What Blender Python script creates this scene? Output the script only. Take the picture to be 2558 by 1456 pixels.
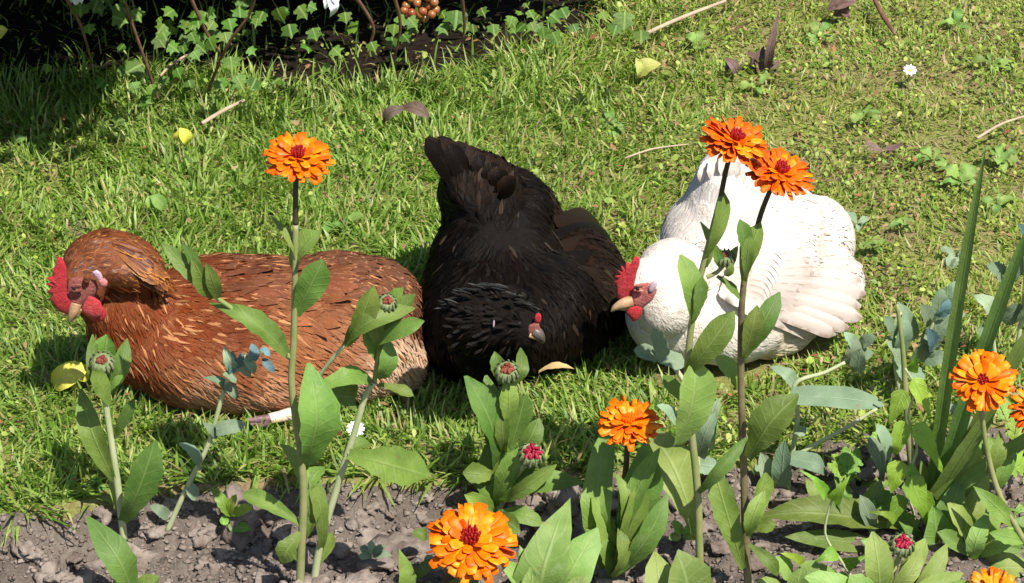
import bpy, bmesh, math, random
import numpy as np
from mathutils import Vector, Matrix, Euler, noise as mnoise
from mathutils.bvhtree import BVHTree

for o in list(bpy.data.objects):
    bpy.data.objects.remove(o)
scene = bpy.context.scene
C = scene.collection
R = math.radians
random.seed(7)
rng = np.random.default_rng(11)

# ------------------------------------------------------------------ camera
CAM_Z, PITCH, HFOV = 1.5, 30.0, 23.0
cam_d = bpy.data.cameras.new('camera')
cam = bpy.data.objects.new('camera', cam_d)
C.objects.link(cam)
cam.location = (0, 0, CAM_Z)
cam.rotation_euler = (R(90 - PITCH), 0, 0)
cam_d.sensor_fit = 'HORIZONTAL'
cam_d.angle = R(HFOV)
cam_d.clip_start = 0.05
cam_d.clip_end = 500
scene.camera = cam

# ------------------------------------------------------------------ sky, sun, exposure
SUN_EL, SUN_AZ = 58.0, -54.0        # azimuth measured from +X towards +Y
world = bpy.data.worlds.new('World')
scene.world = world
world.use_nodes = True
wn = world.node_tree
wn.nodes.clear()
wo = wn.nodes.new('ShaderNodeOutputWorld')
wb = wn.nodes.new('ShaderNodeBackground')
sky = wn.nodes.new('ShaderNodeTexSky')
sky.sky_type = 'NISHITA'
sky.sun_disc = False
sky.sun_elevation = R(SUN_EL)
sky.sun_rotation = R(90 - SUN_AZ)
wb.inputs['Strength'].default_value = 0.085
wn.links.new(sky.outputs[0], wb.inputs[0])
wn.links.new(wb.outputs[0], wo.inputs[0])
sd = bpy.data.lights.new('sun', 'SUN')
sd.energy = 4.8
sd.angle = R(0.5)
sd.color = (1.0, 0.945, 0.86)
sun = bpy.data.objects.new('sun', sd)
C.objects.link(sun)
sv = Vector((math.cos(R(SUN_EL)) * math.cos(R(SUN_AZ)), math.cos(R(SUN_EL)) * math.sin(R(SUN_AZ)), math.sin(R(SUN_EL))))
sun.rotation_euler = sv.to_track_quat('Z', 'Y').to_euler()
sun.location = sv * 20
vs = scene.view_settings
vs.view_transform = 'Standard'
vs.look = 'None'
vs.exposure = 0.86
vs.gamma = 1.0
vs.use_curve_mapping = False
scene.cycles.max_bounces = 6
scene.cycles.transparent_max_bounces = 4
scene.cycles.use_denoising = True

# ------------------------------------------------------------------ laying out: photo points to places on the ground / at a distance
FX = 1278.5 / math.tan(R(HFOV / 2))
FWD = Vector((0, math.cos(R(PITCH)), -math.sin(R(PITCH))))
UP = Vector((0, math.sin(R(PITCH)), math.cos(R(PITCH))))
RT = Vector((1, 0, 0))
EYE = Vector((0, 0, CAM_Z))

def ray(x, y):
    return FWD + RT * ((x - 1278.5) / FX) + UP * ((728 - y) / FX)

def V(x, y, Y):
    d = ray(x, y)
    return EYE + d * (Y / d.y)

def H(x, y, z=0.0):
    d = ray(x, y)
    return EYE + d * ((z - CAM_Z) / d.z)

def proj(p):
    q = Vector(p) - EYE
    D = q.dot(FWD)
    return 1278.5 + FX * q.x / D, 728 - FX * q.dot(UP) / D, D

# ------------------------------------------------------------------ mesh helpers
def make_mesh(name, v, f, uv=None, col=None, smooth=True, mats=(), midx=None):
    me = bpy.data.meshes.new(name)
    v = np.asarray(v, dtype=np.float32).reshape(-1, 3)
    if isinstance(f, np.ndarray):
        m, k = f.shape
        me.vertices.add(len(v))
        me.vertices.foreach_set('co', v.ravel())
        me.loops.add(m * k)
        me.loops.foreach_set('vertex_index', f.astype(np.int32).ravel())
        me.polygons.add(m)
        me.polygons.foreach_set('loop_start', np.arange(0, m * k, k, dtype=np.int32))
        me.polygons.foreach_set('loop_total', np.full(m, k, dtype=np.int32))
        me.update(calc_edges=True)
    else:
        me.from_pydata([tuple(map(float, a)) for a in v], [], [tuple(a) for a in f])
    if uv is not None:
        a = me.attributes.new('fuv', 'FLOAT2', 'POINT')
        a.data.foreach_set('vector', np.asarray(uv, dtype=np.float32).ravel())
    if col is not None:
        col = np.asarray(col, dtype=np.float32)
        if col.shape[1] == 3:
            col = np.hstack([col, np.ones((len(col), 1), dtype=np.float32)])
        a = me.attributes.new('Col', 'FLOAT_COLOR', 'POINT')
        a.data.foreach_set('color', col.ravel())
    for m_ in mats:
        me.materials.append(m_)
    if midx is not None:
        me.polygons.foreach_set('material_index', np.asarray(midx, dtype=np.int32))
    if smooth:
        me.polygons.foreach_set('use_smooth', np.ones(len(me.polygons), dtype=bool))
    me.update()
    return me

def world_loc(o):
    p = Vector((0, 0, 0))
    while o is not None:
        p += o.location
        o = o.parent
    return p

def mk(name, v, f, mat, parent=None, origin=None, **kw):
    """mesh given in world coordinates; becomes a (child) object whose origin is `origin`"""
    base = world_loc(parent) if parent else Vector((0, 0, 0))
    org = Vector(origin) if origin is not None else base.copy()
    v = np.asarray(v, dtype=np.float64).reshape(-1, 3) - np.array(org)
    mats = mat if isinstance(mat, (list, tuple)) else [mat]
    me = make_mesh(name, v, f, mats=mats, **kw)
    o = bpy.data.objects.new(name, me)
    C.objects.link(o)
    if parent:
        o.parent = parent
    o.location = org - base
    return o

def tag(o, label=None, cat=None, group=None, kind=None):
    if label: o['label'] = label
    if cat: o['category'] = cat
    if group: o['group'] = group
    if kind: o['kind'] = kind
    return o

def empty(name, loc, label, cat, group=None):
    o = bpy.data.objects.new(name, None)
    C.objects.link(o)
    o.location = loc
    o.empty_display_size = 0.05
    return tag(o, label, cat, group)

def grid_faces(nu, nv, off=0, flip=False):
    i, j = np.meshgrid(np.arange(nu - 1), np.arange(nv - 1), indexing='ij')
    a = (i * nv + j).ravel() + off
    f = np.stack([a, a + nv, a + nv + 1, a + 1], 1)
    return f[:, ::-1] if flip else f

def hash2(ix, iy, seed=0):
    n = (ix.astype(np.int64) * 374761393 + iy.astype(np.int64) * 668265263 + seed * 974711) & 0x7fffffff
    n = (n ^ (n >> 13)) * 1274126177 & 0x7fffffff
    return ((n ^ (n >> 16)) & 0xffff) / 65535.0

def vnoise(x, y, seed=0):
    x0, y0 = np.floor(x), np.floor(y)
    fx, fy = x - x0, y - y0
    fx, fy = fx * fx * (3 - 2 * fx), fy * fy * (3 - 2 * fy)
    a, b = hash2(x0, y0, seed), hash2(x0 + 1, y0, seed)
    c, d = hash2(x0, y0 + 1, seed), hash2(x0 + 1, y0 + 1, seed)
    return (a * (1 - fx) + b * fx) * (1 - fy) + (c * (1 - fx) + d * fx) * fy

def fbm(x, y, seed=0, oct=4):
    s, a, t = 0.0, 0.5, 0.0
    for k in range(oct):
        s = s + a * vnoise(x * 2 ** k, y * 2 ** k, seed + k)
        t += a
        a *= 0.5
    return s / t

def tube(pts, rad, sides=8):
    """verts, faces of a closed tube through pts with a radius per point"""
    P = [Vector(p) for p in pts]
    # resample smoothly (Catmull-Rom)
    Q, Rr = [], []
    n = len(P)
    for i in range(n - 1):
        p0, p1, p2, p3 = P[max(i - 1, 0)], P[i], P[i + 1], P[min(i + 2, n - 1)]
        for k in range(5):
            t = k / 5
            Q.append(0.5 * ((2 * p1) + (p2 - p0) * t + (2 * p0 - 5 * p1 + 4 * p2 - p3) * t * t + (3 * p1 - p0 - 3 * p2 + p3) * t ** 3))
            Rr.append(rad[i] * (1 - t) + rad[i + 1] * t)
    Q.append(P[-1]); Rr.append(rad[-1])
    v, f = [], []
    ref = Vector((0.31, -0.9, 0.2))
    for i, q in enumerate(Q):
        d = (Q[min(i + 1, len(Q) - 1)] - Q[max(i - 1, 0)]).normalized()
        a = d.cross(ref)
        if a.length < 1e-4: a = d.cross(Vector((1, 0, 0)))
        a.normalize(); b = d.cross(a)
        for k in range(sides):
            t = 2 * math.pi * k / sides
            v.append(q + (a * math.cos(t) + b * math.sin(t)) * Rr[i])
    for i in range(len(Q) - 1):
        for k in range(sides):
            k2 = (k + 1) % sides
            f.append((i * sides + k, i * sides + k2, (i + 1) * sides + k2, (i + 1) * sides + k))
    f.append(tuple(range(sides))[::-1])
    f.append(tuple((len(Q) - 1) * sides + k for k in range(sides)))
    return v, f

_ico = {}
def ico(sub):
    if sub not in _ico:
        bm = bmesh.new()
        bmesh.ops.create_icosphere(bm, subdivisions=sub, radius=1)
        bm.verts.ensure_lookup_table()
        _ico[sub] = (np.array([v.co[:] for v in bm.verts]), np.array([[v.index for v in f.verts] for f in bm.faces]))
        bm.free()
    return _ico[sub]

# ------------------------------------------------------------------ materials
class NT:
    def __init__(s, name):
        s.m = bpy.data.materials.new(name)
        s.m.use_nodes = True
        s.t = s.m.node_tree
        s.t.nodes.clear()
        s.out = s.n('ShaderNodeOutputMaterial')
    def n(s, t, **kw):
        nd = s.t.nodes.new(t)
        for k, v in kw.items():
            if k.startswith('i_'):
                nd.inputs[k[2:].replace('_', ' ')].default_value = v
            else:
                setattr(nd, k, v)
        return nd
    def l(s, a, b):
        s.t.links.new(a, b)
    def inp(s, node, sock, val):
        if hasattr(val, 'is_output'): s.l(val, node.inputs[sock])
        else: node.inputs[sock].default_value = val
    def math(s, op, a, b=0.0, c=None, clamp=False):
        nd = s.n('ShaderNodeMath', operation=op, use_clamp=clamp)
        s.inp(nd, 0, a); s.inp(nd, 1, b)
        if c is not None: s.inp(nd, 2, c)
        return nd.outputs[0]
    def mix(s, fac, a, b, bt='MIX'):
        nd = s.n('ShaderNodeMix', data_type='RGBA', blend_type=bt)
        s.inp(nd, 0, fac); s.inp(nd, 6, a); s.inp(nd, 7, b)
        return nd.outputs[2]
    def noise(s, scale, detail=4, rough=0.6, vec=None, out=0):
        nd = s.n('ShaderNodeTexNoise')
        nd.inputs['Scale'].default_value = scale
        nd.inputs['Detail'].default_value = detail
        nd.inputs['Roughness'].default_value = rough
        if vec is None: vec = s.coord()
        s.l(vec, nd.inputs['Vector'])
        return nd.outputs[out]
    def coord(s, w='Object'):
        if not hasattr(s, '_tc'): s._tc = s.n('ShaderNodeTexCoord')
        return s._tc.outputs[w]
    def geo(s):
        return s.n('ShaderNodeNewGeometry').outputs['Position']
    def attr(s, name):
        return s.n('ShaderNodeAttribute', attribute_name=name)
    def ramp(s, fac, stops):
        nd = s.n('ShaderNodeValToRGB')
        el = nd.color_ramp.elements
        while len(el) < len(stops): el.new(0.5)
        for e, (p, c) in zip(el, stops):
            e.position = p
            e.color = c if len(c) == 4 else (*c, 1)
        s.l(fac, nd.inputs[0])
        return nd.outputs[0]
    def smooth(s, val, a, b):
        nd = s.n('ShaderNodeMapRange', interpolation_type='SMOOTHSTEP')
        s.inp(nd, 0, val); nd.inputs[1].default_value = a; nd.inputs[2].default_value = b
        return nd.outputs[0]
    def bump(s, h, strength=0.3, dist=0.002):
        nd = s.n('ShaderNodeBump')
        nd.inputs['Strength'].default_value = strength
        nd.inputs['Distance'].default_value = dist
        s.l(h, nd.inputs['Height'])
        return nd.outputs[0]
    def bsdf(s, col, rough=0.6, spec=0.4, normal=None, **kw):
        b = s.n('ShaderNodeBsdfPrincipled')
        s.inp(b, 'Base Color', col); s.inp(b, 'Roughness', rough); s.inp(b, 'Specular IOR Level', spec)
        if normal is not None: s.l(normal, b.inputs['Normal'])
        for k, v in kw.items():
            s.inp(b, k.replace('_', ' '), v)
        return b.outputs[0]
    def finish(s, sh):
        s.l(sh, s.out.inputs['Surface'])
        return s.m
    def translucent(s, sh, col, fac):
        t = s.n('ShaderNodeBsdfTranslucent')
        s.inp(t, 'Color', col)
        mx = s.n('ShaderNodeMixShader')
        s.inp(mx, 0, fac); s.l(sh, mx.inputs[1]); s.l(t.outputs[0], mx.inputs[2])
        return mx.outputs[0]

def c4(r, g, b): return (r, g, b, 1.0)

def mat_leaf(name, dark, light, vein, rough=0.5, trans=0.28, nside=7, spec=0.35, veinamt=0.55, blotch=0.25, blotchcol=None):
    t = NT(name)
    uv = t.attr('fuv').outputs['Vector']
    sp = t.n('ShaderNodeSeparateXYZ'); t.l(uv, sp.inputs[0])
    a = t.math('ABSOLUTE', t.math('SUBTRACT', sp.outputs[0], 0.5))
    mid = t.math('SUBTRACT', 1.0, t.smooth(a, 0.012, 0.055))
    sv_ = t.math('FRACT', t.math('SUBTRACT', t.math('MULTIPLY', sp.outputs[1], float(nside)), t.math('MULTIPLY', a, 2.6)))
    sv2 = t.math('ABSOLUTE', t.math('SUBTRACT', sv_, 0.5))
    side = t.math('MULTIPLY', t.math('SUBTRACT', 1.0, t.smooth(sv2, 0.02, 0.14)), 0.28)
    v = t.math('MAXIMUM', mid, side)
    oi = t.n('ShaderNodeObjectInfo').outputs['Random']
    geo = t.geo()
    nz = t.noise(28, 4, 0.6, geo)
    base = t.mix(t.smooth(nz, 0.3, 0.72), c4(*dark), c4(*light))
    hs = t.n('ShaderNodeHueSaturation')
    t.l(base, hs.inputs['Color'])
    t.l(t.math('MULTIPLY_ADD', oi, 0.045, 0.475), hs.inputs['Hue'])
    t.l(t.math('MULTIPLY_ADD', t.math('FRACT', t.math('MULTIPLY', oi, 7.31)), 0.6, 0.7), hs.inputs['Value'])
    base = hs.outputs[0]
    if blotchcol:
        base = t.mix(t.math('MULTIPLY', t.smooth(t.noise(55, 5, 0.7, geo), 0.58, 0.7), blotch), base, c4(*blotchcol))
    col = t.mix(t.math('MULTIPLY', v, veinamt), base, c4(*vein))
    col = t.mix(t.math('MULTIPLY', t.smooth(t.noise(85, 4, 0.6, geo), 0.66, 0.72), 0.55), col, c4(0.19, 0.13, 0.05))
    fine = t.noise(420, 3, 0.7, geo)
    h = t.math('ADD', t.math('MULTIPLY', v, -0.6), t.math('ADD', t.math('MULTIPLY', nz, 1.4), t.math('MULTIPLY', fine, 0.35)))
    bm_ = t.bump(h, 0.55, 0.0022)
    sh = t.bsdf(col, t.math('MULTIPLY_ADD', fine, 0.25, rough - 0.1), spec, bm_)
    tc = t.mix(1.0, col, c4(1.25, 1.35, 0.5), 'MULTIPLY')
    return t.finish(t.translucent(sh, tc, trans))

def mat_vcol(name, rough=0.6, spec=0.3, trans=0.25, tint=(1.2, 1.25, 0.6), scale=240, var=0.35):
    t = NT(name)
    col = t.attr('Col').outputs['Color']
    nz = t.noise(scale, 3, 0.6, t.geo())
    col = t.mix(1.0, col, t.ramp(nz, [(0.25, (1 - var,) * 3), (0.75, (1 + var * 0.6,) * 3)]), 'MULTIPLY')
    sh = t.bsdf(col, rough, spec)
    if trans:
        sh = t.translucent(sh, t.mix(1.0, col, c4(*tint), 'MULTIPLY'), trans)
    return t.finish(sh)

def mat_plain(name, c1, c2, scale=60, rough=0.6, spec=0.35, bump=0.3, bdist=0.002, trans=0.0, sss=0.0, sheen=0.0, detail=5):
    t = NT(name)
    geo = t.geo()
    nz = t.noise(scale, detail, 0.65, geo)
    col = t.mix(t.smooth(nz, 0.3, 0.7), c4(*c1), c4(*c2))
    n2 = t.noise(scale * 3.2, 4, 0.65, geo)
    bm_ = t.bump(t.math('ADD', nz, n2), bump, bdist)
    kw = {}
    if sss:
        kw = dict(Subsurface_Weight=sss, Subsurface_Scale=0.006)
    if sheen:
        kw['Sheen_Weight'] = sheen
    sh = t.bsdf(col, rough, spec, bm_, **kw)
    if trans: sh = t.translucent(sh, col, trans)
    return t.finish(sh)

def mat_feather(name, shaft, shaft_amt, edge, edge_amt, rough=0.6, spec=0.3, trans=0.12, sheen=0.0, barb=0.25, shaft_w=0.07, bst=0.35):
    t = NT(name)
    col = t.attr('Col').outputs['Color']
    uv = t.attr('fuv').outputs['Vector']
    sp = t.n('ShaderNodeSeparateXYZ'); t.l(uv, sp.inputs[0])
    a = t.math('ABSOLUTE', t.math('SUBTRACT', sp.outputs[0], 0.5))
    sh_ = t.math('MULTIPLY', t.math('SUBTRACT', 1.0, t.smooth(a, shaft_w * 0.4, shaft_w)), t.smooth(sp.outputs[1], 0.15, 0.55))
    ed = t.math('MAXIMUM', t.smooth(a, 0.30, 0.47), t.smooth(sp.outputs[1], 0.86, 0.97))
    geo = t.geo()
    brk = t.smooth(t.noise(75, 3, 0.6, geo), 0.42, 0.6)
    col = t.mix(t.math('MULTIPLY', t.math('MULTIPLY', ed, brk), edge_amt), col, c4(*edge))
    col = t.mix(t.math('MULTIPLY', t.math('MULTIPLY', sh_, brk), shaft_amt), col, c4(*shaft))
    # barbs: fine oblique stripes across the vane
    st = t.math('SINE', t.math('ADD', t.math('MULTIPLY', sp.outputs[1], 95.0), t.math('MULTIPLY', a, 70.0)))
    nz = t.noise(600, 2, 0.6, geo)
    col = t.mix(1.0, col, t.ramp(t.math('ADD', t.math('MULTIPLY', st, 0.18), nz), [(0.2, (1 - barb,) * 3), (0.8, (1 + barb * 0.7,) * 3)]), 'MULTIPLY')
    bm_ = t.bump(t.math('ADD', t.math('MULTIPLY', st, 0.3), nz), bst, 0.0012)
    kw = dict(Sheen_Weight=sheen) if sheen else {}
    sh = t.bsdf(col, rough, spec, bm_, **kw)
    if trans:
        sh = t.translucent(sh, col, trans)
    return t.finish(sh)

M = {}
M['grass'] = mat_vcol('grass_blade', 0.45, 0.4, 0.48, (1.05, 1.3, 0.5), 200, 0.3)
M['cover'] = mat_vcol('ground_cover_leaf', 0.5, 0.4, 0.25, (1.15, 1.3, 0.5), 300, 0.4)
M['marigold_leaf'] = mat_leaf('marigold_leaf', (0.095, 0.17, 0.026), (0.17, 0.26, 0.055), (0.28, 0.36, 0.13), 0.5, 0.26, 8, 0.28, 0.3, 0.35, (0.2, 0.26, 0.13))
M['marigold_pale'] = mat_leaf('marigold_pale_leaf', (0.15, 0.235, 0.05), (0.23, 0.32, 0.085), (0.34, 0.42, 0.18), 0.5, 0.28, 8, 0.28, 0.35, 0.4, (0.27, 0.36, 0.17))
M['cerinthe'] = mat_leaf('honeywort_leaf', (0.15, 0.215, 0.13), (0.215, 0.285, 0.18), (0.32, 0.4, 0.27), 0.6, 0.2, 5, 0.15, 0.3, 0.3, (0.26, 0.32, 0.24))
M['cerinthe_blue'] = mat_leaf('honeywort_bract', (0.06, 0.12, 0.13), (0.10, 0.19, 0.19), (0.15, 0.25, 0.28), 0.5, 0.12, 5, 0.3, 0.3)
M['bindweed'] = mat_leaf('bindweed_leaf', (0.13, 0.24, 0.02), (0.21, 0.35, 0.04), (0.31, 0.42, 0.1), 0.42, 0.33, 6, 0.45, 0.45)
M['iris'] = mat_leaf('sword_leaf', (0.12, 0.205, 0.04), (0.18, 0.28, 0.07), (0.15, 0.25, 0.08), 0.42, 0.2, 0, 0.45, 0.3)
M['ivy'] = mat_leaf('ivy_leaf', (0.045, 0.105, 0.01), (0.09, 0.18, 0.02), (0.22, 0.31, 0.09), 0.45, 0.2, 4, 0.25, 0.5)
M['weed'] = mat_leaf('weed_leaf', (0.13, 0.23, 0.04), (0.21, 0.33, 0.08), (0.3, 0.4, 0.14), 0.5, 0.28, 7, 0.35, 0.5)
M['yellow_leaf'] = mat_leaf('yellow_leaf', (0.55, 0.52, 0.05), (0.7, 0.68, 0.12), (0.7, 0.66, 0.3), 0.5, 0.25, 6, 0.35, 0.4, 0.9, (0.25, 0.12, 0.03))
M['brown_leaf'] = mat_leaf('dead_leaf', (0.09, 0.055, 0.04), (0.17, 0.12, 0.1), (0.05, 0.03, 0.02), 0.7, 0.08, 6, 0.25, 0.5)
M['stem'] = mat_plain('marigold_stem', (0.17, 0.22, 0.06), (0.27, 0.26, 0.12), 30, 0.5, 0.4, 0.3, 0.001)
M['stem_purple'] = mat_plain('purplish_stem', (0.11, 0.085, 0.045), (0.19, 0.17, 0.08), 25, 0.5, 0.4, 0.3, 0.001)
M['stem_shaded'] = mat_plain('shaded_flower_stalk', (0.03, 0.03, 0.012), (0.06, 0.05, 0.02), 30, 0.55, 0.3, 0.3, 0.001)  # stalk colour darkened for the shade below the flowers
M['stem_pale'] = mat_plain('pale_stem', (0.3, 0.36, 0.16), (0.42, 0.44, 0.26), 30, 0.5, 0.4, 0.2, 0.001)
M['petal'] = mat_plain('petal_orange', (0.92, 0.135, 0.001), (0.97, 0.20, 0.0015), 120, 0.45, 0.2, 0.25, 0.0008, trans=0.28)
M['petal_yellow'] = mat_plain('petal_amber', (0.94, 0.20, 0.002), (0.96, 0.31, 0.005), 120, 0.45, 0.3, 0.25, 0.0008, trans=0.2)
M['petal_under'] = mat_plain('petal_underside', (0.30, 0.006, 0.003), (0.42, 0.015, 0.004), 120, 0.5, 0.3, 0.2, 0.0008)
M['floret'] = mat_plain('disc_floret', (0.16, 0.004, 0.004), (0.34, 0.012, 0.008), 300, 0.5, 0.3, 0.3, 0.001)
M['calyx'] = mat_plain('calyx', (0.09, 0.13, 0.045), (0.19, 0.22, 0.11), 160, 0.7, 0.2, 0.6, 0.001)
M['crimson'] = mat_plain('bud_petals', (0.16, 0.006, 0.014), (0.34, 0.012, 0.045), 160, 0.5, 0.3, 0.4, 0.001)
M['maroon'] = mat_plain('bud_centre', (0.10, 0.015, 0.01), (0.22, 0.06, 0.03), 200, 0.6, 0.3, 0.4, 0.001)
M['white_petal'] = mat_plain('white_petal', (0.75, 0.76, 0.82), (0.84, 0.84, 0.88), 80, 0.5, 0.3, 0.1, 0.001, trans=0.15)
M['daisy_eye'] = mat_plain('daisy_eye', (0.6, 0.38, 0.02), (0.7, 0.5, 0.05), 300, 0.6, 0.3, 0.4, 0.001)
M['twig'] = mat_plain('dry_twig', (0.3, 0.22, 0.15), (0.42, 0.33, 0.23), 60, 0.7, 0.25, 0.4, 0.001)
M['twig_dark'] = mat_plain('dark_twig', (0.10, 0.05, 0.03), (0.2, 0.1, 0.06), 60, 0.7, 0.25, 0.4, 0.001)
M['clod'] = mat_plain('soil_clod', (0.105, 0.079, 0.064), (0.25, 0.208, 0.178), 26, 0.92, 0.15, 0.9, 0.004, detail=8)
M['comb'] = mat_plain('comb_skin', (0.46, 0.016, 0.026), (0.62, 0.05, 0.06), 260, 0.5, 0.35, 1.0, 0.004, sss=0.12)
M['wattle'] = mat_plain('wattle_skin', (0.5, 0.03, 0.037), (0.64, 0.09, 0.095), 220, 0.5, 0.35, 1.0, 0.004, sss=0.12)
M['face'] = mat_plain('face_skin', (0.24, 0.055, 0.045), (0.40, 0.15, 0.12), 260, 0.55, 0.3, 1.0, 0.004, sss=0.08)
M['face_red'] = mat_plain('red_face_skin', (0.40, 0.08, 0.08), (0.56, 0.22, 0.19), 260, 0.55, 0.3, 1.0, 0.004, sss=0.08)
M['lobe'] = mat_plain('earlobe_skin', (0.36, 0.24, 0.28), (0.5, 0.38, 0.44), 120, 0.4, 0.4, 0.3, 0.001, sss=0.1)
M['lobe_pink'] = mat_plain('earlobe_tip', (0.46, 0.09, 0.10), (0.56, 0.2, 0.2), 120, 0.45, 0.4, 0.3, 0.001, sss=0.1)
M['beak'] = mat_plain('beak_horn', (0.24, 0.13, 0.06), (0.44, 0.29, 0.17), 70, 0.4, 0.45, 0.2, 0.001)
M['beak_dark'] = mat_plain('dark_beak_horn', (0.05, 0.04, 0.035), (0.13, 0.1, 0.08), 70, 0.4, 0.45, 0.2, 0.001)
M['foot'] = mat_plain('foot_scales', (0.62, 0.42, 0.32), (0.74, 0.58, 0.46), 220, 0.5, 0.35, 0.6, 0.0012)
M['claw'] = mat_plain('dark_claw', (0.09, 0.045, 0.055), (0.2, 0.11, 0.12), 220, 0.5, 0.35, 0.5, 0.001)
M['berry'] = mat_plain('ripening_berry', (0.22, 0.045, 0.02), (0.3, 0.15, 0.04), 45, 0.3, 0.5, 0.2, 0.001, sss=0.1)
M['eye_iris'] = mat_plain('eye_iris', (0.30, 0.08, 0.02), (0.42, 0.15, 0.03), 300, 0.15, 0.6, 0.0, 0.001)
M['eye_pupil'] = mat_plain('eye_pupil', (0.006, 0.005, 0.005), (0.01, 0.008, 0.008), 300, 0.08, 0.7, 0.0, 0.001)
M['brown_body'] = mat_plain('brown_skin_down', (0.10, 0.028, 0.010), (0.18, 0.06, 0.025), 60, 0.85, 0.15, 0.8, 0.004)
M['black_body'] = mat_plain('black_skin_down', (0.003, 0.002, 0.0014), (0.007, 0.0045, 0.003), 60, 0.85, 0.15, 0.8, 0.004)
M['white_body'] = mat_plain('white_skin_down', (0.55, 0.48, 0.41), (0.66, 0.6, 0.53), 60, 0.85, 0.15, 0.8, 0.004)
M['brown_feather'] = mat_feather('brown_feather', (0.42, 0.2, 0.09), 0.25, (0.30, 0.12, 0.05), 0.0, 0.6, 0.12, 0.05, shaft_w=0.16)
M['laced_feather'] = mat_feather('laced_feather', (0.08, 0.03, 0.014), 0.25, (0.46, 0.22, 0.10), 0.65, 0.55, 0.25, 0.06)
M['mane_feather'] = mat_feather('hackle_feather', (0.045, 0.012, 0.004), 0.8, (0.50, 0.19, 0.03), 0.9, 0.4, 0.4, 0.06, shaft_w=0.2)
M['wing_feather'] = mat_feather('wing_feather', (0.36, 0.17, 0.08), 0.5, (0.28, 0.115, 0.05), 0.6, 0.6, 0.12, 0.05, shaft_w=0.06)
M['black_feather'] = mat_feather('black_feather', (0.02, 0.014, 0.01), 0.2, (0.012, 0.009, 0.007), 0.1, 0.45, 0.06, 0.0)
M['white_feather'] = mat_feather('white_feather', (0.72, 0.67, 0.62), 0.2, (0.40, 0.31, 0.26), 0.75, 0.6, 0.3, 0.15, 0.0, 0.08)  # edge colour paints the beige shading between feathers

def mat_lawn():
    t = NT('lawn_thatch')
    g = t.geo()
    n1 = t.noise(7, 5, 0.65, g); n2 = t.noise(160, 4, 0.7, g)
    col = t.ramp(n2, [(0.25, (0.09, 0.10, 0.02)), (0.5, (0.19, 0.20, 0.05)), (0.72, (0.30, 0.27, 0.11))])
    col = t.mix(t.smooth(n1, 0.4, 0.65), col, t.ramp(n2, [(0.3, (0.12, 0.085, 0.04)), (0.7, (0.28, 0.21, 0.12))]))
    return t.finish(t.bsdf(col, 0.9, 0.2, t.bump(n2, 0.8, 0.01)))
def mat_soil():
    t = NT('garden_soil')
    g = t.geo()
    n1 = t.noise(14, 6, 0.7, g); n2 = t.noise(240, 6, 0.75, g)
    col = t.ramp(t.math('MULTIPLY_ADD', n2, 0.5, t.math('MULTIPLY', n1, 0.5)), [(0.3, (0.075, 0.054, 0.043)), (0.48, (0.145, 0.116, 0.096)), (0.68, (0.25, 0.21, 0.18))])
    return t.finish(t.bsdf(col, 0.95, 0.15, t.bump(n2, 0.9, 0.006)))
M['lawn'] = mat_lawn()
M['soil'] = mat_soil()

M['undershrub_shade'] = mat_plain('shrub_floor_shade', (0.010, 0.007, 0.005), (0.032, 0.023, 0.015), 90, 0.95, 0.1, 1.0, 0.008, detail=8)  # near-black tone standing in for shade under the shrub

M['petal_red'] = mat_plain('petal_red_orange', (0.80, 0.085, 0.001), (0.92, 0.145, 0.0015), 120, 0.45, 0.3, 0.25, 0.0008, trans=0.18)

M['white_quill'] = mat_feather('white_flight_feather', (0.62, 0.54, 0.48), 0.5, (0.30, 0.22, 0.18), 0.95, 0.6, 0.3, 0.12, 0.0, 0.03, bst=0.06)  # dark edges paint shade lines between the flight feathers

M['tan_leaf'] = mat_leaf('tan_leaf', (0.34, 0.24, 0.09), (0.5, 0.38, 0.17), (0.55, 0.45, 0.25), 0.6, 0.15, 6, 0.2, 0.4, 0.9, (0.2, 0.11, 0.04))
M['pale_yellow_leaf'] = mat_leaf('pale_yellow_leaf', (0.36, 0.38, 0.09), (0.48, 0.48, 0.15), (0.55, 0.55, 0.28), 0.55, 0.25, 6, 0.25, 0.4, 0.5, (0.3, 0.26, 0.1))
# ================================================================== the setting
EX = np.array([-60, -0.62, -0.5, -0.36, -0.2, 0.0, 0.15, 0.3, 0.45, 0.62, 60])
EY = np.array([2.10, 2.10, 2.125, 2.185, 2.195, 2.19, 2.215, 2.25, 2.29, 2.31, 2.31])
def edge(x):
    return np.interp(x, EX, EY) + 0.02 * (fbm(np.asarray(x) * 14.0, np.zeros_like(np.asarray(x, dtype=float)), 5, 3) - 0.5)
def lawn_z(x, y):
    return 0.014 * (fbm(x * 5, y * 5, 3, 3) - 0.5) + 0.006 * (fbm(x * 30, y * 30, 4, 2) - 0.5)
def soil_z(x, y):
    e = edge(x)
    b = -0.045 + 0.03 * (fbm(x * 9, y * 9, 21, 3) - 0.5)
    lumps = 0.022 * np.abs(fbm(x * 38, y * 38, 23, 3) - 0.5) * 2 + 0.008 * fbm(x * 120, y * 120, 27, 3)
    rise = np.clip(1 - (e - y) / 0.05, 0, 1) * 0.03
    return b + lumps + rise

def warp(n, lo, hi, far_lo, far_hi, nf=9):
    mid = np.linspace(lo, hi, n)
    st = (hi - lo) / (n - 1)
    a = lo - np.geomspace(st * 3, lo - far_lo, nf)[::-1]
    b = hi + np.geomspace(st * 3, far_hi - hi, nf)
    return np.concatenate([a, mid, b])

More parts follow.
